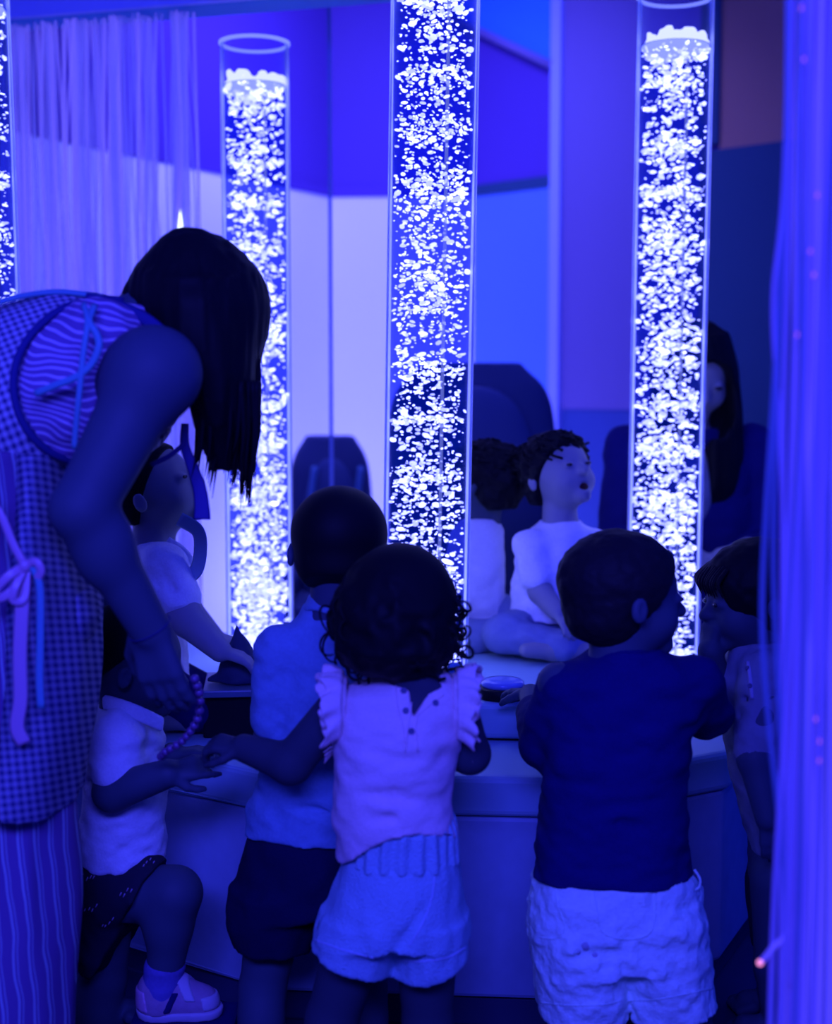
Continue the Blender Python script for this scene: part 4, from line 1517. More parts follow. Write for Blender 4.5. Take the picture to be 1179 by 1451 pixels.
# ---------------------------------------------------------------- child in a white T-shirt looking up (behind the woman's arm)
def build_tee_child():
    Y = 2.76
    S = Solid(0.0042)
    hd = Head(p(222, 694, Y), (0.86, -0.18, 0.36), (-0.34, 0.0, 1.0), 0.178)
    hd.build(S)
    S.cone(hd.at(0, -0.12, -0.25), p(214, 800, Y), 0.040, 0.046, 0.025)
    S.loft(rows_px([(785, 180, 250, 0.05), (830, 175, 255, 0.065), (900, 185, 256, 0.07), (980, 180, 262, 0.075), (1035, 175, 262, 0.08)], Y, 0.07), k=0.02)
    s1, e1, w1 = p(238, 810, Y - 0.075), p(262, 875, Y - 0.11), p(312, 922, Y - 0.12)
    S.cone(s1, e1, 0.035, 0.033, 0.02); S.cone(e1, w1, 0.034, 0.022, 0.012)
    hand(S, w1, (0.9, 0.2, -0.35), (-0.2, 0.2, -1), 0.092, thumb=1, curl=0.35, chub=1.2)
    s2, e2, w2 = p(225, 810, Y + 0.08), p(262, 860, Y + 0.12), p(300, 900, Y + 0.08)
    S.cone(s2, e2, 0.035, 0.031, 0.02); S.cone(e2, w2, 0.031, 0.022, 0.012)
    hand(S, w2, (0.9, -0.2, -0.3), (-0.2, 0.2, -1), 0.092, thumb=-1, curl=0.35, chub=1.2)
    # kneeling on the platform
    for sgn in (-1, 1):
        hip = p(215, 1020, Y + 0.05 * sgn); hip[2] = ZL + 0.09
        kn = hip + np.array([0.09, 0.02 * sgn, -0.045])
        ft = kn + np.array([-0.19, 0.01 * sgn, -0.012])
        S.cone(hip, kn, 0.05, 0.040, 0.02); S.cone(kn, ft, 0.036, 0.026, 0.01)
        S.cone(ft, ft + np.array([-0.06, 0, 0.0]), 0.024, 0.018, 0.01)
    o = person(S, 'small child in a white T-shirt looking up, seen past the woman\'s arm', (-0.5, Y, ZL), 'skin_light')
    hd.eyes(o); hd.mouth(o)
    hd.hair(0.0045, 0.035, front=(0, 0.22, 0.26), fn=(0, 0.75, -0.66), nape=-0.30).obj('hair', M['hair'], o)
    B = Solid(0.0042)
    B.loft(rows_px([(768, 195, 240, 0.048), (780, 182, 252, 0.062), (810, 172, 262, 0.078), (860, 180, 262, 0.082), (920, 182, 264, 0.084), (1010, 178, 268, 0.09)], Y, 0.08))
    B.cone(p(234, 806, Y - 0.07), p(250, 842, Y - 0.095), 0.050, 0.048, 0.02)
    B.cone(p(225, 808, Y + 0.08), p(250, 846, Y + 0.105), 0.046, 0.042, 0.02)
    for (a, b, c, d) in ((205, 790, 225, 830), (225, 800, 245, 835), (196, 800, 205, 840)):
        B.cone(p(a, b, Y - 0.124), p(c, d, Y - 0.130), 0.006, 0.004, 0.014, 'sub')
    fold_noise(B, 0.004, (24, 24, 40), 3.0)
    sh = B.obj('t_shirt', M['white_cotton'], o)
    # loose bib hanging from the neck
    V, F = tube_geo(spline([p(236, 768, Y - 0.06), p(258, 784, Y - 0.07), p(268, 800, Y - 0.07), p(262, 814, Y - 0.07), p(248, 815, Y - 0.07)], 20), 0.012, 8, ((0, 1, 0), 0.3))
    link_mesh('neck_cloth', V, F, M['white_cotton'], sh)
    D = Solid(0.005)
    for sgn in (-1, 1):
        hip = p(215, 1020, Y + 0.05 * sgn); hip[2] = ZL + 0.092
        kn = hip + np.array([0.09, 0.02 * sgn, -0.042])
        D.cone(hip, kn, 0.058, 0.046, 0.02)
    D.cut((0, 0, ZL + 0.004), (0, 0, -1))
    D.obj('trousers', M['navy_cotton'], o)
    # the ribbon loop the child wears round the neck
    tube('strap', spline([p(254, 735, Y - 0.09), p(280, 752, Y - 0.09), p(284, 780, Y - 0.09), p(278, 808, Y - 0.09), p(262, 818, Y - 0.085)], 24), 0.014, M['ribbon_pale'], o, 8, ((0.3, 1, 0), 0.12))
    return o


# ---------------------------------------------------------------- seated children past the middle tube: mirror reflections built as solid figures
def seated_child(label, Y, hx, hy, f, u, rows, skin, legs_px, seat, curly, arm=None, mouth=0.0, seed=3):
    S = Solid(0.005)
    hd = Head(p(hx, hy, Y), f, u, 0.172)
    hd.build(S, mouth)
    r0 = rows[0]
    S.cone(hd.at(0, -0.12, -0.25), p((r0[1] + r0[2]) / 2, r0[0] + 25, Y), 0.036, 0.044, 0.02)
    S.loft(rows_px([(r[0] + 8, r[1] + 12, r[2] - 12, max(0.03, r[3] - 0.018)) for r in rows], Y, 0.06), k=0.02)
    sx = (r0[1] + r0[2]) / 2
    cx, cz = p(sx, 0, Y)[0], seat
    for sgn in (-1, 1):
        hip = np.array([cx + 0.05 * sgn, Y, seat + 0.052])
        kn = np.array([cx + 0.125 * sgn, Y - 0.10, seat + 0.055])
        an = np.array([cx - 0.02 * sgn, Y - 0.16, seat + 0.030])
        S.cone(hip, kn, 0.045, 0.036, 0.02); S.cone(kn, an, 0.034, 0.024, 0.01)
        S.cone(an, an + np.array([-0.06 * sgn, -0.012, 0.002]), 0.022, 0.016, 0.01)
    arms = arm or []
    for s, e, w, th in arms:
        S.cone(s, e, 0.030, 0.027, 0.015); S.cone(e, w, 0.027, 0.020, 0.01)
        hand(S, w, nrm(np.array(w) - np.array(e)) * 0.6 + np.array([0.2, -0.3, -0.2]), (0, 0, -1), 0.085, thumb=th, curl=0.4, chub=1.2)
    o = person(S, label, (cx, Y, seat), skin)
    hd.eyes(o)
    hd.mouth(o, mouth)
    H = hd.hair(0.005, 0.06, front=(0, 0.38, 0.32), fn=(0, 0.72, -0.7), nape=-0.36, noise=0.006 if curly else 0.002)
    hair = H.obj('hair', M['hair'], o)
    if curly:
        rng = np.random.default_rng(seed)
        geos = []
        for i in range(60):
            x, z = rng.uniform(-0.42, 0.42), rng.uniform(0.1, 0.52)
            y = rng.uniform(-0.5, 0.5)
            v = nrm((x, y, z))
            q = hd.at(v[0] * 0.45, -0.08 + v[1] * 0.54, 0.13 + v[2] * 0.46)
            N = 16
            pts = [q + hd.s * np.array([0.07 * math.cos(k * 0.7 + i), 0.07 * math.sin(k * 0.7 + i), 0.02 - 0.012 * k]) for k in range(N)]
            geos.append(tube_geo(pts, 0.003, 5))
        multi('curls', geos, M['hair'], hair)
    B = Solid(0.005)
    B.loft(rows_px(rows, Y, 0.08))
    for s, e, w, th in arms:
        B.cone(s, np.array(s) * 0.35 + np.array(e) * 0.65, 0.041, 0.038, 0.018)
    fold_noise(B, 0.004, (24, 24, 40), seed)
    B.obj('t_shirt', M['white_cotton'], o)
    D = Solid(0.005)
    D.ell((cx, Y + 0.01, seat + 0.058), (0.105, 0.085, 0.056), k=0.02)
    for sgn in (-1, 1):
        hip = np.array([cx + 0.05 * sgn, Y, seat + 0.055])
        kn = np.array([cx + 0.125 * sgn, Y - 0.10, seat + 0.056])
        an = np.array([cx + 0.0 * sgn, Y - 0.155, seat + 0.036])
        D.cone(hip, kn, 0.054, 0.044, 0.02); D.cone(kn, an, 0.042, 0.034, 0.015)
    D.cut((0, 0, seat + 0.002), (0, 0, -1))
    fold_noise(D, 0.004, (24, 24, 30), seed + 2)
    D.obj('trousers', M['grey_blue'], o)
    return o


M['grey_blue'] = mat('grey_blue_trousers', (0.22, 0.27, 0.42), 0.9, bump=60, bump_s=0.3)


# ---------------------------------------------------------------- long-haired woman sitting in the background: a mirror reflection built solid
def build_back_woman():
    Y = 3.72
    S = Solid(0.006)
    hd = Head(p(984, 528, Y), (0.12, -0.85, -0.45), (0.0, -0.4, 1.0), 0.225)
    hd.build(S)
    S.cone(hd.at(0, -0.12, -0.28), p(978, 625, Y + 0.03), 0.05, 0.055, 0.03)
    S.loft(rows_px([(610, 930, 1030, 0.06), (640, 900, 1060, 0.09), (720, 905, 1055, 0.11), (830, 910, 1050, 0.11), (920, 900, 1060, 0.12)], Y + 0.03, 0.1), k=0.03)
    for sgn in (-1, 1):
        sx = p(978 + 92 * sgn, 630, Y + 0.03)
        e = sx + np.array([0.03 * sgn, -0.03, -0.27]); w = e + np.array([-0.10 * sgn, -0.20, 0.02])
        S.cone(sx, e, 0.046, 0.038, 0.03); S.cone(e, w, 0.038, 0.027)
        hand(S, w, (-0.7 * sgn, -0.6, -0.1), (0, 0, -1), 0.17, thumb=-sgn, curl=0.35)
        hip = np.array([p(978, 0, Y)[0] + 0.09 * sgn, Y + 0.03, 0.50]); kn = hip + np.array([0.04 * sgn, -0.14, 0.0])
        kn = np.array([hip[0] + 0.03 * sgn, Y + 0.03 - 0.02, 0.50])
        S.cone(hip, kn + np.array([0.0, 0.40, 0.0]), 0.08, 0.06, 0.02)
        S.cone(kn + np.array([0.0, 0.40, 0.0]), np.array([kn[0], kn[1] + 0.38, 0.09]), 0.055, 0.04, 0.02)
        foot(S, np.array([kn[0], kn[1] + 0.38, 0.09]), (0, 1), 0.22)
    o = person(S, 'reflected woman with long dark hair sitting in the background behind the right bubble tube', (p(978, 0, Y)[0], Y), 'skin_light')
    hd.eyes(o)
    H = Solid(0.006)
    H.ell(hd.at(0, -0.08, 0.13), np.array((0.46, 0.54, 0.47)) * hd.s, hd.axes)
    H.loft(rows_px([(478, 944, 1024, 0.10), (520, 926, 1042, 0.125), (580, 922, 1050, 0.13), (640, 922, 1052, 0.125), (690, 928, 1048, 0.11), (722, 944, 1034, 0.08)], Y - 0.01, 0.1), k=0.03)
    H.ell(hd.at(0, 0.48, -0.16), np.array((0.34, 0.42, 0.50)) * hd.s, hd.axes, 0.02, 'sub')
    H.ell(p(980, 680, Y - 0.15), (0.055, 0.12, 0.16), None, 0.02, 'sub')
    H.noise(0.004, (60, 60, 8), 2.0)
    H.obj('hair', M['hair'], o)
    B = Solid(0.006)
    B.loft(rows_px([(606, 950, 1010, 0.07), (622, 905, 1055, 0.10), (650, 882, 1078, 0.12), (740, 895, 1068, 0.135), (840, 900, 1060, 0.135), (930, 890, 1070, 0.15)], Y + 0.03, 0.1))
    for sgn in (-1, 1):
        sx = p(978 + 90 * sgn, 632, Y + 0.03)
        e = sx + np.array([0.03 * sgn, -0.03, -0.27]); w = e + np.array([-0.09 * sgn, -0.18, 0.018])
        B.cone(sx, e, 0.058, 0.05, 0.03); B.cone(e, w, 0.05, 0.036, 0.02)
    fold_noise(B, 0.005, (16, 16, 24), 3.0)
    B.obj('jacket', M['navy_cotton'], o)
    T = Solid(0.006)
    T.ell(p(978, 690, Y - 0.075), (0.060, 0.055, 0.12), k=0.01)
    T.obj('top', M['grey_print'], o)
    D = Solid(0.007)
    for sgn in (-1, 1):
        hx = p(978, 0, Y)[0] + 0.09 * sgn
        D.cone((hx, Y + 0.03, 0.50), (hx + 0.03 * sgn, Y + 0.41, 0.50), 0.095, 0.075, 0.03)
        D.cone((hx + 0.03 * sgn, Y + 0.41, 0.50), (hx + 0.03 * sgn, Y + 0.39, 0.12), 0.07, 0.05, 0.02)
    D.obj('trousers', M['dark_cotton'], o)
    return o


# ---------------------------------------------------------------- woman bending over (front left)
def build_woman():
    Y = 2.18
    S = Solid(0.0045)
    hd = Head(p(272, 456, Y + 0.02), (0.62, 0.10, -0.78), (0.74, 0.0, 0.66), 0.215)
    hd.build(S)
    pel, mid, che, nk = p(-95, 680, Y + 0.02), p(40, 590, Y + 0.02), p(150, 548, Y + 0.02), p(205, 478, Y + 0.02)
    S.cone(hd.at(0, -0.16, -0.25), nk, 0.050, 0.058, 0.03)
    S.cone(nk, che, 0.06, 0.10, 0.05)
    ax = (nrm(che - mid), np.array([0, 1.0, 0]), nrm(np.cross(che - mid, (0, 1, 0))))
    S.ell((che + mid) / 2, (0.19, 0.135, 0.10), ax, 0.04)
    S.cone(mid, pel, 0.10, 0.115, 0.05)
    # near arm
    s1, e1, w1 = p(214, 534, Y - 0.15), p(116, 722, Y - 0.20), p(214, 893, Y - 0.14)
    S.ell(s1 + np.array([0.005, 0.01, 0.01]), (0.062, 0.055, 0.060), k=0.03)
    S.cone(che, s1, 0.07, 0.055, 0.04)
    S.cone(s1, e1, 0.054, 0.043, 0.03); S.cone(e1, w1, 0.043, 0.030, 0.015)
    S.ell(e1 * 0.7 + w1 * 0.3, (0.043, 0.040, 0.055), k=0.02)
    hand(S, w1 - nrm(w1 - e1) * 0.01, (0.22, 0.10, -1), (0.35, 1, 0.1), 0.165, thumb=-1, curl=0.30, spread=0.05, chub=1.12, curls=(0.42, 0.32, 0.28, 0.25))
    # far arm
    s2, e2, w2 = p(228, 520, Y + 0.19), p(130, 700, Y + 0.30), p(120, 820, Y + 0.42)
    S.cone(che, s2, 0.07, 0.055, 0.04)
    S.cone(s2, e2, 0.052, 0.042, 0.03); S.cone(e2, w2, 0.042, 0.029, 0.015)
    hand(S, w2, (0.5, 0.1, -0.8), (0.2, -1, 0), 0.16, thumb=1, curl=0.3)
    for yy, ax_ in ((Y - 0.07, -30), (Y + 0.11, -20)):
        legs(S, p(-80, 720, yy), p(-15, 1120, yy), p(15, 1545, yy), (0.095, 0.065, 0.042), (1, -0.1), 0.24)
    o = person(S, 'woman with long dark hair bending over the children in a checked apron dress', (-0.65, Y), 'skin')

    # long hair falling forward
    H = Solid(0.0045)
    H.ell(hd.at(0, -0.06, 0.14), np.array((0.44, 0.52, 0.47)) * hd.s, hd.axes)
    fall = [p(268, 400, Y), p(318, 455, Y - 0.01), p(318, 540, Y - 0.01), p(318, 610, Y), p(318, 672, Y)]
    rows = [(400, 212, 350, 0.10), (430, 206, 362, 0.115), (480, 220, 367, 0.115), (530, 252, 366, 0.105), (580, 272, 362, 0.09), (610, 279, 354, 0.07), (640, 290, 346, 0.05), (665, 304, 336, 0.025)]
    H.loft(rows_px(rows, Y, 0.1), k=0.03)
    # hair over the nape towards the back
    H.cone(p(262, 408, Y), p(192, 424, Y + 0.01), 0.080, 0.022, 0.03)
    H.noise(0.003, (70, 40, 7), 2.0); H.noise(0.002, (160, 120, 10), 5.0)
    hair = H.obj('hair', M['hair'], o)
    rng = np.random.default_rng(8)
    geos = []
    for i in range(150):
        t = rng.random()
        x0 = 282 + 82 * t
        yb = (655 + 32 * math.sin(x0 * 0.23) + rng.uniform(-30, 22)) if t < 0.75 else rng.uniform(670, 724)
        dy = rng.uniform(-0.08, 0.08)
        pts = spline([p(x0 + rng.uniform(-3, 3), 540, Y + dy), p(x0 + rng.uniform(-3, 5), 610, Y + dy * 0.9), p(x0 - 6 + rng.uniform(-6, 4), yb, Y + dy * 0.8)], 10)
        geos.append(tube_geo(pts, [0.005, 0.005, 0.005, 0.0048, 0.0042, 0.0036, 0.0028, 0.002, 0.0012, 0.0004], 5))
    for i in range(14):
        x0 = 358 + rng.uniform(0, 8)
        pts = spline([p(x0, 480, Y), p(x0 + 4, 570, Y), p(x0 - 6 + rng.uniform(-4, 4), 640, Y), p(352 + rng.uniform(-4, 4), rng.uniform(690, 720), Y)], 14)
        geos.append(tube_geo(pts, np.linspace(0.0022, 0.0006, 14), 5))
    multi('hair_strands', geos, M['hair'], hair)

    # striped blouse
    B = Solid(0.0045)
    cB = p(118, 545, Y + 0.02)
    B.ell(p(105, 550, Y + 0.02), (0.175, 0.165, 0.135), (nrm((1, 0, 0.22)), (0, 1, 0), nrm((-0.22, 0, 1))), 0.03)
    B.ell(p(-20, 585, Y + 0.02), (0.16, 0.16, 0.145), k=0.04)
    B.cone(p(150, 480, Y - 0.08), p(222, 470, Y - 0.02), 0.06, 0.035, 0.03)
    B.cone(p(150, 480, Y + 0.12), p(222, 470, Y + 0.06), 0.06, 0.035, 0.03)
    B.cone(p(-20, 600, Y + 0.02), p(-90, 680, Y + 0.02), 0.13, 0.14, 0.04)
    # arm hole
    B.ell(p(215, 560, Y - 0.15), (0.075, 0.10, 0.105), k=0.008, op='sub')
    fold_noise(B, 0.005, (20, 20, 30), 2.0)
    blouse = B.obj('blouse', M['stripe_blouse'], o)

    # checked apron: back part with a wide arm opening
    A = Solid(0.0045)
    A.ell(p(95, 552, Y + 0.02), (0.19, 0.178, 0.147), (nrm((1, 0, 0.22)), (0, 1, 0), nrm((-0.22, 0, 1))), 0.03)
    A.ell(p(-25, 588, Y + 0.02), (0.175, 0.172, 0.157), k=0.04)
    A.cone(p(-25, 600, Y + 0.02), p(-95, 690, Y + 0.02), 0.145, 0.155, 0.04)
    fold_noise(A, 0.004, (18, 18, 26), 6.0)
    oc = p(142, 545, Y - 0.1)
    rx, rz = wdt(104, Y - 0.1), wdt(120, Y - 0.1)

    def opening(G, X, Yc, Z):
        # superellipse opening through the side, plus everything in front of it
        k = np.sqrt(((X - oc[0]) / rx) ** 2 + ((Z - oc[2]) / rz) ** 2)
        d = (k - 1) * min(rx, rz)
        d = np.maximum(d, Yc - (Y + 0.0))
        G = np.maximum(G, -d)
        # neck and chest side
        n_ = nrm((0.75, 0, 0.2))
        a = p(205, 500, Y)
        return np.maximum(G, (X - a[0]) * n_[0] + (Z - a[2]) * n_[2])
    A.func(opening)
    # lower edge of the back part, open at the side above the hips
    A.cut(p(20, 700, Y), (0.25, -0.35, -1.0))
    apron = A.obj('apron', M['gingham'], o)
    # dark binding round the opening
    pts = []
    for i in range(60):
        a = math.radians(62 + 208 * i / 59)
        q = np.array([oc[0] + rx * math.cos(a), 0, oc[2] + rz * math.sin(a)])
        # find the apron's near surface there
        dx, dz = math.cos(a), math.sin(a)
        from_ = Vector((q[0] + 0.004 * -(-dx), 1.6, q[2] + 0.004 * dz))
        if 'apron' not in _bvh:
            from mathutils.bvhtree import BVHTree
            me = apron.data
            _bvh['apron'] = BVHTree.FromPolygons([v.co[:] for v in me.vertices], [f.vertices[:] for f in me.polygons])
        org = Vector(world_origin(apron))
        hit = _bvh['apron'].ray_cast(from_ - org, Vector((0, 1, 0)))
        if hit[0] is not None and hit[0].y + org.y < Y + 0.1:
            pts.append(np.array(hit[0] + org))
    if len(pts) > 5:
        P_ = np.array(pts)
        for _ in range(3):
            P_[1:-1] = (P_[:-2] + 2 * P_[1:-1] + P_[2:]) / 4
        tube('binding', P_, 0.006, M['piping'], apron, 7)
    # strap along the back to the neck
    tube('shoulder_strap', spline([p(122, 424, Y - 0.07), p(160, 432, Y - 0.08), p(205, 452, Y - 0.09), p(242, 482, Y - 0.10)], 20), 0.010, M['piping'], apron, 8, ((0, 1, 0), 0.5))

    # striped trousers, wide legs
    D = Solid(0.005)
    for yy, dx in ((Y - 0.07, 0), (Y + 0.11, -12)):
        D.loft(rows_px([(640, -150 + dx, 50 + dx, 0.12), (720, -150 + dx, 66 + dx, 0.13), (800, -135 + dx, 72 + dx, 0.125), (950, -115 + dx, 88 + dx, 0.115), (1100, -105 + dx, 104 + dx, 0.11), (1250, -100 + dx, 110 + dx, 0.11), (1451, -96 + dx, 106 + dx, 0.11), (1560, -95 + dx, 104 + dx, 0.11)], yy, 0.11), k=0.02)
    D.noise(0.010, (16, 16, 3), 4.0); D.noise(0.005, (34, 34, 5), 8.0)
    D.obj('trousers', M['stripe_trousers'], o)

    # checked front flap hanging below the waist
    Fp = Solid(0.0045)
    Fp.loft(rows_px([(640, 36, 92, 0.10), (700, 40, 96, 0.12), (770, 40, 104, 0.145), (800, 36, 120, 0.155), (850, 30, 134, 0.16), (940, 20, 137, 0.16), (1020, 6, 128, 0.16), (1130, -30, 110, 0.16)], Y - 0.055, 0.16))
    Fp.noise(0.006, (20, 20, 6), 3.0)

    def slant(G, X, Yc, Z):
        a, b = p(0, 1090, Y), p(110, 1118, Y)
        t = (X - a[0]) / (b[0] - a[0])
        return np.maximum(G, a[2] + (b[2] - a[2]) * t - Z)
    Fp.func(slant)
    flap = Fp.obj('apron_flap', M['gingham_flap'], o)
    # second small layer at the right edge of the flap
    F2 = Solid(0.0045)
    F2.loft(rows_px([(836, 104, 128, 0.05), (870, 104, 139, 0.06), (905, 108, 130, 0.05)], Y - 0.08, 0.05))
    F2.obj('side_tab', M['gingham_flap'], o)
    # ribbons
    yb = Y - 0.228
    tube('waist_ribbon', spline([p(-30, 690, yb), p(0, 728, yb), p(18, 770, yb), p(34, 800, yb)], 16), 0.006, M['ribbon'], flap, 8, ((0, 1, 0), 0.3))
    bow = tube('bow_loop', spline([p(36, 802, yb - 0.005), p(14, 815, yb - 0.02), p(-6, 835, yb - 0.02), p(-4, 848, yb - 0.02), p(16, 838, yb - 0.02), p(36, 806, yb - 0.006)], 28), 0.0065, M['ribbon'], flap, 8, ((0, 1, 0), 0.15))
    tube('bow_loop', spline([p(36, 802, yb - 0.005), p(22, 830, yb - 0.02), p(18, 850, yb - 0.02), p(34, 848, yb - 0.015), p(38, 806, yb - 0.006)], 24), 0.006, M['ribbon'], flap, 8, ((0, 1, 0), 0.15))
    tube('bow_loop', spline([p(36, 802, yb - 0.005), p(50, 796, yb - 0.015), p(58, 808, yb - 0.015), p(52, 822, yb - 0.01)], 18), 0.006, M['ribbon'], flap, 8, ((0, 1, 0), 0.3))
    tube('bow_tail', spline([p(34, 806, yb - 0.005), p(31, 860, yb - 0.012), p(28, 930, yb - 0.012), p(29, 990, yb - 0.01), p(24, 1030, yb - 0.008), p(34, 1054, yb - 0.006)], 26), 0.0105, M['ribbon'], flap, 8, ((0, 1, 0), 0.12))
    tube('bow_tail', spline([p(44, 800, yb - 0.008), p(56, 830, yb - 0.012), p(57, 900, yb - 0.012), p(56, 960, yb - 0.01), p(58, 1004, yb - 0.008)], 22), 0.0055, M['ribbon_blue'], flap, 8, ((0, 1, 0), 0.25))
    V, F = ball_geo(p(35, 802, yb - 0.008), 0.009, 10, 8, (1, 0.8, 1.1))
    link_mesh('bow_knot', V, F, M['ribbon'], flap)
    # pale ties in the arm opening
    yt = Y - 0.175
    tube('tie', spline([p(118, 430, yt + 0.03), p(124, 455, yt), p(118, 500, yt - 0.01), p(112, 560, yt - 0.01), p(108, 600, yt), p(105, 636, yt + 0.01)], 26), 0.0045, M['ribbon_blue'], blouse, 7, ((0, 1, 0), 0.5))
    tube('tie', spline([p(134, 432, yt + 0.03), p(126, 455, yt), p(136, 472, yt - 0.005), p(140, 490, yt - 0.01), p(130, 515, yt - 0.01), p(108, 534, yt - 0.01), p(78, 546, yt - 0.005), p(50, 558, yt + 0.005)], 34), 0.0055, M['ribbon_blue'], blouse, 7, ((0, 1, 0), 0.5))
    tube('back_cord', spline([p(-40, 440, Y - 0.07), p(0, 428, Y - 0.06), p(40, 418, Y - 0.05), p(90, 414, Y - 0.04), p(150, 424, Y - 0.05), p(200, 448, Y - 0.08)], 26), 0.0045, M['ribbon_blue'], apron, 7)
    # dark neck ribbon that hangs down in front of her
    tube('neck_ribbon', spline([p(262, 600, Y - 0.02), p(262, 632, Y - 0.02), p(272, 660, Y - 0.02), p(282, 690, Y - 0.02), p(286, 718, Y - 0.02), p(286, 736, Y - 0.02)], 24), np.linspace(0.006, 0.0135, 24), M['piping_light'], o, 8, ((0, 1, 0), 0.2))
    tube('neck_ribbon', spline([p(262, 628, Y - 0.02), p(240, 646, Y - 0.02), p(215, 658, Y - 0.01)], 12), 0.004, M['piping_light'], o, 7)
    # bracelet
    q = w1
    V = []
    dirn = nrm(w1 - e1); aa = nrm(np.cross(dirn, (0, 1, 0))); bb = np.cross(dirn, aa)
    pts = [w1 - dirn * 0.004 + 0.0325 * (math.cos(t) * aa + math.sin(t) * bb) for t in np.linspace(0, 2 * math.pi, 30)]
    tube('bracelet', pts, 0.0009, M['piping'], o, 5)
    return o


M['stripe_blouse'] = stripe_mat('stripe_blouse', (0.20, 0.11, 0.30), (0.62, 0.48, 0.66), (0.22, 0.0, 1.0), 0.0105, 0.30, 0.045)
M['stripe_trousers'] = stripe_mat('stripe_trousers', (0.17, 0.09, 0.26), (0.38, 0.42, 0.50), (1.0, 0.35, 0.07), 0.024, 0.13, 0.012, 0.32)
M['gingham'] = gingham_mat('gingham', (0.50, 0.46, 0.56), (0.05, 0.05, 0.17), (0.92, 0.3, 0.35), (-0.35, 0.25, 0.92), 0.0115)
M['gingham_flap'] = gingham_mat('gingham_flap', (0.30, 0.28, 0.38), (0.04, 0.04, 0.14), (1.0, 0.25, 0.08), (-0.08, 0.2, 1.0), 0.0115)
M['piping_light'] = mat('neck_ribbon', (0.05, 0.04, 0.22), 0.6)

build_girl()
build_blue_boy()
build_navy_boy()
build_right_child()
build_polo_toddler()
build_tee_child()
ZS = ZU + 0.001
Yc = 3.17
seated_child('reflected curly haired child in a white T-shirt sitting on the platform, mouth open, looking up', Yc, 793, 672, (0.50, -0.78, 0.34), (-0.22, 0.25, 1.0),
             [(738, 768, 822, 0.045), (752, 748, 840, 0.07), (790, 730, 846, 0.085), (840, 724, 834, 0.088), (875, 720, 826, 0.09)], 'skin_light', None, ZS, True,
             [(p(752, 775, Yc - 0.05), p(766, 838, Yc - 0.08), p(790, 868, Yc - 0.14), 1), (p(838, 772, Yc), p(850, 830, Yc - 0.03), p(836, 862, Yc - 0.12), -1)], 0.9, 3)
Yc = 3.30
seated_child('reflected dark haired child in a white T-shirt sitting half hidden behind the middle bubble tube', Yc, 686, 682, (-0.75, 0.45, 0.2), (0.1, 0.0, 1.0),
             [(735, 655, 705, 0.045), (750, 640, 712, 0.07), (790, 632, 716, 0.085), (840, 632, 716, 0.088), (875, 630, 720, 0.09)], 'skin', None, ZS, True, None, 0.0, 6)
build_back_woman()
build_woman()

# ================================================================== THINGS ON AND ROUND THE PLATFORM
# low step under the toddler's raised foot
q = p(250, 1445, 2.34)
st = empty('low_step', (q[0], 2.32, 0.0), 'low dark step under the toddler\'s raised foot', 'step')
bm_obj('tread', box_bm((q[0] + 0.015, 2.332, 0.046), (0.18, 0.13, 0.024)), M['navy_cotton'], st, bevel=0.006)
bm_obj('body', box_bm((q[0] + 0.015, 2.332, 0.017), (0.16, 0.11, 0.034)), M['black'], st, bevel=0.004)

# black box with a flat lid, and a dark pointed cloth figure on it
Yb = 2.66
q0, q1 = p(288, 1025, Yb), p(400, 1025, Yb)
cxb = (q0[0] + q1[0]) / 2
bx = empty('black_box', (cxb, Yb + 0.07, ZL), 'black box with a flat lid on the platform in front of the small child', 'box')
zt = p(0, 985, Yb)[2]
bm_obj('body', box_bm((cxb, Yb + 0.07, (ZL + zt) / 2), (q1[0] - q0[0], 0.15, zt - ZL)), M['black'], bx, bevel=0.004)
lidm = mat('lid', (0.10, 0.15, 0.22), 0.35, spec=0.5)
bm_obj('lid', box_bm((cxb + 0.005, Yb + 0.065, zt + 0.008), (q1[0] - q0[0] + 0.02, 0.18, 0.014), rz=0.10), lidm, bx, bevel=0.003)
S = Solid(0.004)
Yp = Yb + 0.05
zb = zt + 0.017
pk = p(335, 886, Yp)
S.cone(pk, p(340, 930, Yp), 0.002, 0.022, 0.012)
S.cone(p(338, 920, Yp), p(345, 958, Yp), 0.016, 0.042, 0.02)
S.cone(p(325, 962, Yp - 0.01), p(378, 962, Yp + 0.01), 0.026, 0.030, 0.02)
S.cone(p(300, 970, Yp), p(330, 966, Yp), 0.014, 0.024, 0.015)
S.noise(0.006, 40, 3.0)
S.cut((0, 0, zb), (0, 0, -1))
cl = S.obj('pointed_cloth', mat('dark_cloth', (0.035, 0.05, 0.10), 0.6, bump=50, bump_s=0.5), None, np.array([pk[0], Yp, zb]))
tag(cl, 'dark crumpled cloth with a pointed peak lying on the black box', 'cloth')

# string of beads between the woman's hand and the toddler
beads = empty('bead_string', tuple(p(262, 1030, 2.08)), 'string of round beads hanging from the woman\'s hand', 'beads')
bp_ = spline([p(276, 962, 2.05), p(283, 985, 2.07), p(281, 1015, 2.10), p(270, 1036, 2.13), p(256, 1052, 2.16), p(236, 1064, 2.18), p(228, 1072, 2.2)], 15)
V, F = ball_geo((0, 0, 0), 0.0068, 12, 8, (1, 1, 0.92))
bead_mesh = None
org = np.array(beads.location)
for k_, q in enumerate(bp_):
    if bead_mesh is None:
        o = link_mesh('bead', np.array(V) + q, F, M['bead'], beads, origin=q)
        bead_mesh = o.data
    else:
        o = bpy.data.objects.new('bead', bead_mesh)
        COL.objects.link(o); o.parent = beads
        o.location = tuple(q - org)
        o.rotation_euler = (0.4 * k_, 0.7 * k_, 0)
tube('cord', bp_, 0.0012, M['black'], beads, 5)


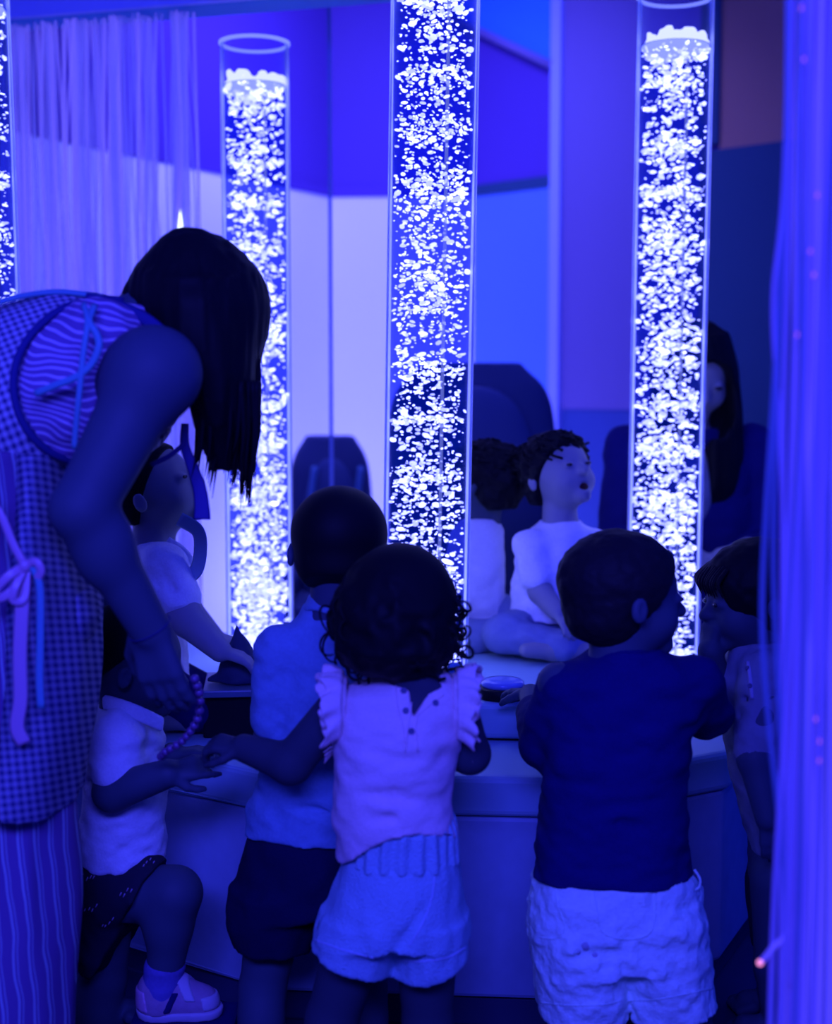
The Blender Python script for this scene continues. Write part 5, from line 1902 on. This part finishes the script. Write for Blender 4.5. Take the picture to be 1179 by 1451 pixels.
# ================================================================== CHAIRS IN THE BACKGROUND
M['chair_dark'] = mat('chair_dark', (0.03, 0.045, 0.12), 0.6)
M['chair_inner'] = mat('chair_inner', (0.035, 0.055, 0.15), 0.6)
M['chair_pipe'] = mat('chair_pipe', (0.05, 0.12, 0.26), 0.5)


def armchair(label, pxl, pxr, pytop, Y, stripes):
    a, b = p(pxl, pytop, Y), p(pxr, pytop, Y)
    cx, hw, zt = (a[0] + b[0]) / 2, (b[0] - a[0]) / 2, a[2]
    root = empty('armchair', (cx, Y, 0.0), label, 'armchair')
    S = Solid(0.009)
    S.loft([(np.array([cx, Y, zt]), hw * 0.50, 0.05), (np.array([cx, Y, zt - 0.015]), hw * 0.64, 0.055), (np.array([cx, Y, zt - 0.05]), hw * 0.80, 0.06), (np.array([cx, Y, zt - 0.10]), hw * 0.93, 0.07), (np.array([cx, Y, zt - 0.2]), hw, 0.075), (np.array([cx, Y - 0.02, 0.30]), hw * 0.95, 0.08)], power=2.6)
    S.obj('backrest', M['chair_dark'], root)
    S = Solid(0.009)
    S.ell((cx + hw * 0.05, Y - 0.075, zt - 0.28), (hw * 0.66, 0.035, 0.21), k=0.02)
    S.obj('back_cushion', M['chair_inner'], root)
    S = Solid(0.010)
    S.loft([(np.array([cx, Y - 0.22, 0.46]), hw * 0.9, 0.24), (np.array([cx, Y - 0.22, 0.30]), hw * 0.95, 0.25)], power=4)
    S.obj('seat', M['chair_dark'], root)
    for sgn in (-1, 1):
        bm = box_bm((cx + sgn * hw * 0.85, Y - 0.22, 0.50), (0.05, 0.44, 0.06))
        bm_obj('armrest', bm, M['chair_dark'], root, bevel=0.015, seg=3)
        for dy in (-0.40, 0.02):
            V, F = lathe_geo((cx + sgn * hw * 0.8, Y + dy, 0.0), [(0.014, 0.0), (0.022, 0.31)], 12)
            link_mesh('leg', V, F, M['black'], root)
    for sx in stripes:
        x = p(sx, 0, Y - 0.12)[0]
        tube('piping', spline([(x + 0.012, Y - 0.10, zt - 0.10), (x, Y - 0.13, zt - 0.2), (x - 0.004, Y - 0.13, zt - 0.34), (x - 0.01, Y - 0.12, zt - 0.5)], 16), 0.012, M['chair_pipe'], root, 7)
    return root


armchair('large dark armchair with a rounded back behind the seated children', 548, 788, 514, 4.42, [])
armchair('small dark armchair with pale piping behind the short haired child', 408, 527, 617, 4.75, [436, 504])
# stool under the woman in the background
q = p(978, 0, 3.75)
stl = empty('stool', (q[0], 3.78, 0.0), 'dark stool under the woman in the background', 'stool')
V, F = lathe_geo((q[0], 3.80, 0.0), [(0.15, 0.34), (0.17, 0.355), (0.17, 0.385), (0.15, 0.395)], 28)
link_mesh('seat', V, F, M['chair_dark'], stl)
for k_ in range(4):
    a_ = math.pi / 4 + k_ * math.pi / 2
    tube('leg', [(q[0] + 0.16 * math.cos(a_), 3.80 + 0.16 * math.sin(a_), 0.0), (q[0] + 0.11 * math.cos(a_), 3.80 + 0.11 * math.sin(a_), 0.345)], 0.012, M['black'], stl, 8)


# ================================================================== LIGHT-STRAND CURTAINS
def strand_mat(name, col, e, transp, dcol):
    """side-glowing plastic fibre: clear plastic with its own violet light"""
    m = bpy.data.materials.new(name)
    m.use_nodes = True
    nt = m.node_tree
    b = nt.nodes['Principled BSDF']
    b.inputs['Base Color'].default_value = (*dcol, 1)
    b.inputs['Roughness'].default_value = 0.35
    b.inputs['Emission Color'].default_value = (*col, 1)
    b.inputs['Emission Strength'].default_value = e
    b.inputs['Alpha'].default_value = 1 - transp
    m.cycles.emission_sampling = 'NONE'
    return m


M['strand_a'] = strand_mat('strand_violet', (0.055, 0.04, 1.0), 0.36, 0.30, (0.3, 0.25, 0.45))
M['strand_b'] = strand_mat('strand_blue', (0.02, 0.04, 1.0), 0.18, 0.40, (0.15, 0.2, 0.35))
M['strand_c'] = strand_mat('strand_bright', (0.09, 0.06, 1.0), 0.55, 0.25, (0.4, 0.35, 0.5))
M['tip'] = glow_mat('fibre_tip', (1.0, 0.3, 0.8), 1.6)
M['tip_dim'] = glow_mat('fibre_point', (0.45, 0.12, 1.0), 0.9)
M['tip_white'] = glow_mat('fibre_end', (0.6, 0.7, 1.0), 3.0)


def strand_meshes(count, length, radius, wave, seed):
    rng = np.random.default_rng(seed)
    out = []
    for i in range(count):
        n = 26
        ph, ph2 = rng.uniform(0, 6.28), rng.uniform(0, 6.28)
        w = wave * rng.uniform(0.5, 1.3)
        pts = []
        for k in range(n):
            t = k / (n - 1)
            pts.append((w * math.sin(ph + 5.0 * t) * (0.2 + t) + w * 0.3 * math.sin(ph2 + 13 * t), w * 0.8 * math.cos(ph2 + 4.2 * t) * (0.2 + t), -length * t))
        V, F = tube_geo(pts, radius, 6)
        me = bpy.data.meshes.new('strand')
        me.from_pydata([tuple(v) for v in V], [], F)
        me.polygons.foreach_set('use_smooth', [True] * len(me.polygons))
        out.append(me)
    return out


def hang(root, me, loc, rz, m):
    o = bpy.data.objects.new('strand', me)
    COL.objects.link(o)
    o.parent = root
    o.location = tuple(np.array(loc) - np.array(root.location))
    o.rotation_euler = (0, 0, rz)
    o.material_slots[0].link = 'OBJECT' if o.material_slots else 'DATA'
    if o.material_slots:
        o.material_slots[0].material = m
    return o


rng = np.random.default_rng(17)
# right foreground bundle
YR = 1.62
root = empty('light_strand_curtain', (p(1200, 0, YR)[0], YR, 2.55), 'dense bundle of glowing violet light strands hanging at the right edge', 'light strands')
ms = strand_meshes(10, 2.50, 0.0032, 0.014, 3)
for me in ms:
    me.materials.append(M['strand_a'])
bm_obj('header', box_bm((p(1200, 0, YR)[0] + 0.02, YR, 2.575), (0.34, 0.16, 0.05)), M['beam'], root, bevel=0.006)
for i in range(210):
    t = rng.random()
    px = 1143 + 185 * t ** 0.9
    yy = YR + rng.uniform(-0.05, 0.06)
    hang(root, ms[rng.integers(10)], (p(px, 0, yy)[0], yy, 2.55), rng.uniform(0, 6.28), M[('strand_a', 'strand_a', 'strand_b', 'strand_c')[rng.integers(4)]])
# loose strands at the edge of the bundle (drawn to one side)
for pts, rad, m in (
        ([(1118, -300), (1114, 200), (1100, 500), (1086, 720), (1080, 880), (1090, 1030), (1106, 1180), (1112, 1330)], 0.0032, 'strand_b'),
        ([(1124, -300), (1116, 150), (1108, 380), (1100, 600), (1096, 800), (1104, 1000), (1112, 1200), (1110, 1400)], 0.0030, 'strand_b'),
        ([(1126, -300), (1112, 240), (1096, 430), (1106, 620), (1114, 900), (1118, 1300)], 0.0028, 'strand_a'),
        ([(1128, -300), (1118, 300), (1110, 620), (1110, 1000), (1120, 1400)], 0.0030, 'strand_a')):
    tube('strand', spline([p(a, b, YR - 0.02) for a, b in pts], 60), rad, M[m], root, 6)
ls = tube('strand', spline([p(1130, 1000, YR), p(1128, 1250, YR), p(1116, 1318, YR - 0.02), p(1096, 1342, YR - 0.03), p(1080, 1362, YR - 0.03)], 40), 0.0034, M['strand_c'], root, 6)
V, F = ball_geo(p(1077, 1364, YR - 0.03), 0.0034, 10, 8)
link_mesh('glowing_tip', V, F, M['tip'], ls)
for i in range(9):
    a, b = rng.uniform(1122, 1176), rng.uniform(0, 1440)
    q = p(a, b, YR - 0.055)
    V, F = ball_geo(q, 0.0015, 8, 6, (1, 1, 2.0))
    link_mesh('light_point', V, F, M['tip_dim'], root)

# curtain hanging from the beam on the left
def beam_at(px):
    k = (px - CX) / FPX
    d2 = dd
    t = (k * b0[1] - b0[0]) / (d2[0] - k * d2[1])
    return b0[:2] + d2 * t


c0 = beam_at(150)
root = empty('light_strand_curtain', (c0[0], c0[1], 2.10), 'wide pale curtain of light strands hanging from the beam at the left', 'light strands')
ms = strand_meshes(10, 1.62, 0.0042, 0.022, 9)
M['strand_d'] = strand_mat('strand_pale', (0.16, 0.12, 1.0), 0.62, 0.58, (0.4, 0.38, 0.5))
M['strand_e'] = strand_mat('strand_pale_blue', (0.12, 0.10, 1.0), 0.45, 0.66, (0.3, 0.35, 0.5))
for me in ms:
    me.materials.append(M['strand_d'])
for i in range(190):
    px = rng.uniform(-120, 272)
    # gathered in loose groups
    px += 9 * math.sin(px * 0.14)
    q = beam_at(px)
    off = 0.03 + rng.uniform(0, 0.06)
    hang(root, ms[rng.integers(10)], (q[0] + nn[0] * off, q[1] + nn[1] * off, 2.10), rng.uniform(0, 6.28), M[('strand_d', 'strand_e', 'strand_e')[rng.integers(3)]])
q = p(256, 340, 3.72)
V, F = lathe_geo(q, [(0.010, -0.03), (0.011, 0.0), (0.006, 0.035), (0.001, 0.078)], 14)
link_mesh('glowing_end', V, F, M['tip_white'], root)
tube('strand', spline([(q[0] - 0.004, q[1] + 0.01, 2.10), (q[0] + 0.006, q[1] + 0.005, 1.75), (q[0], q[1], q[2] + 0.07)], 24), 0.003, M['strand_d'], root, 6)
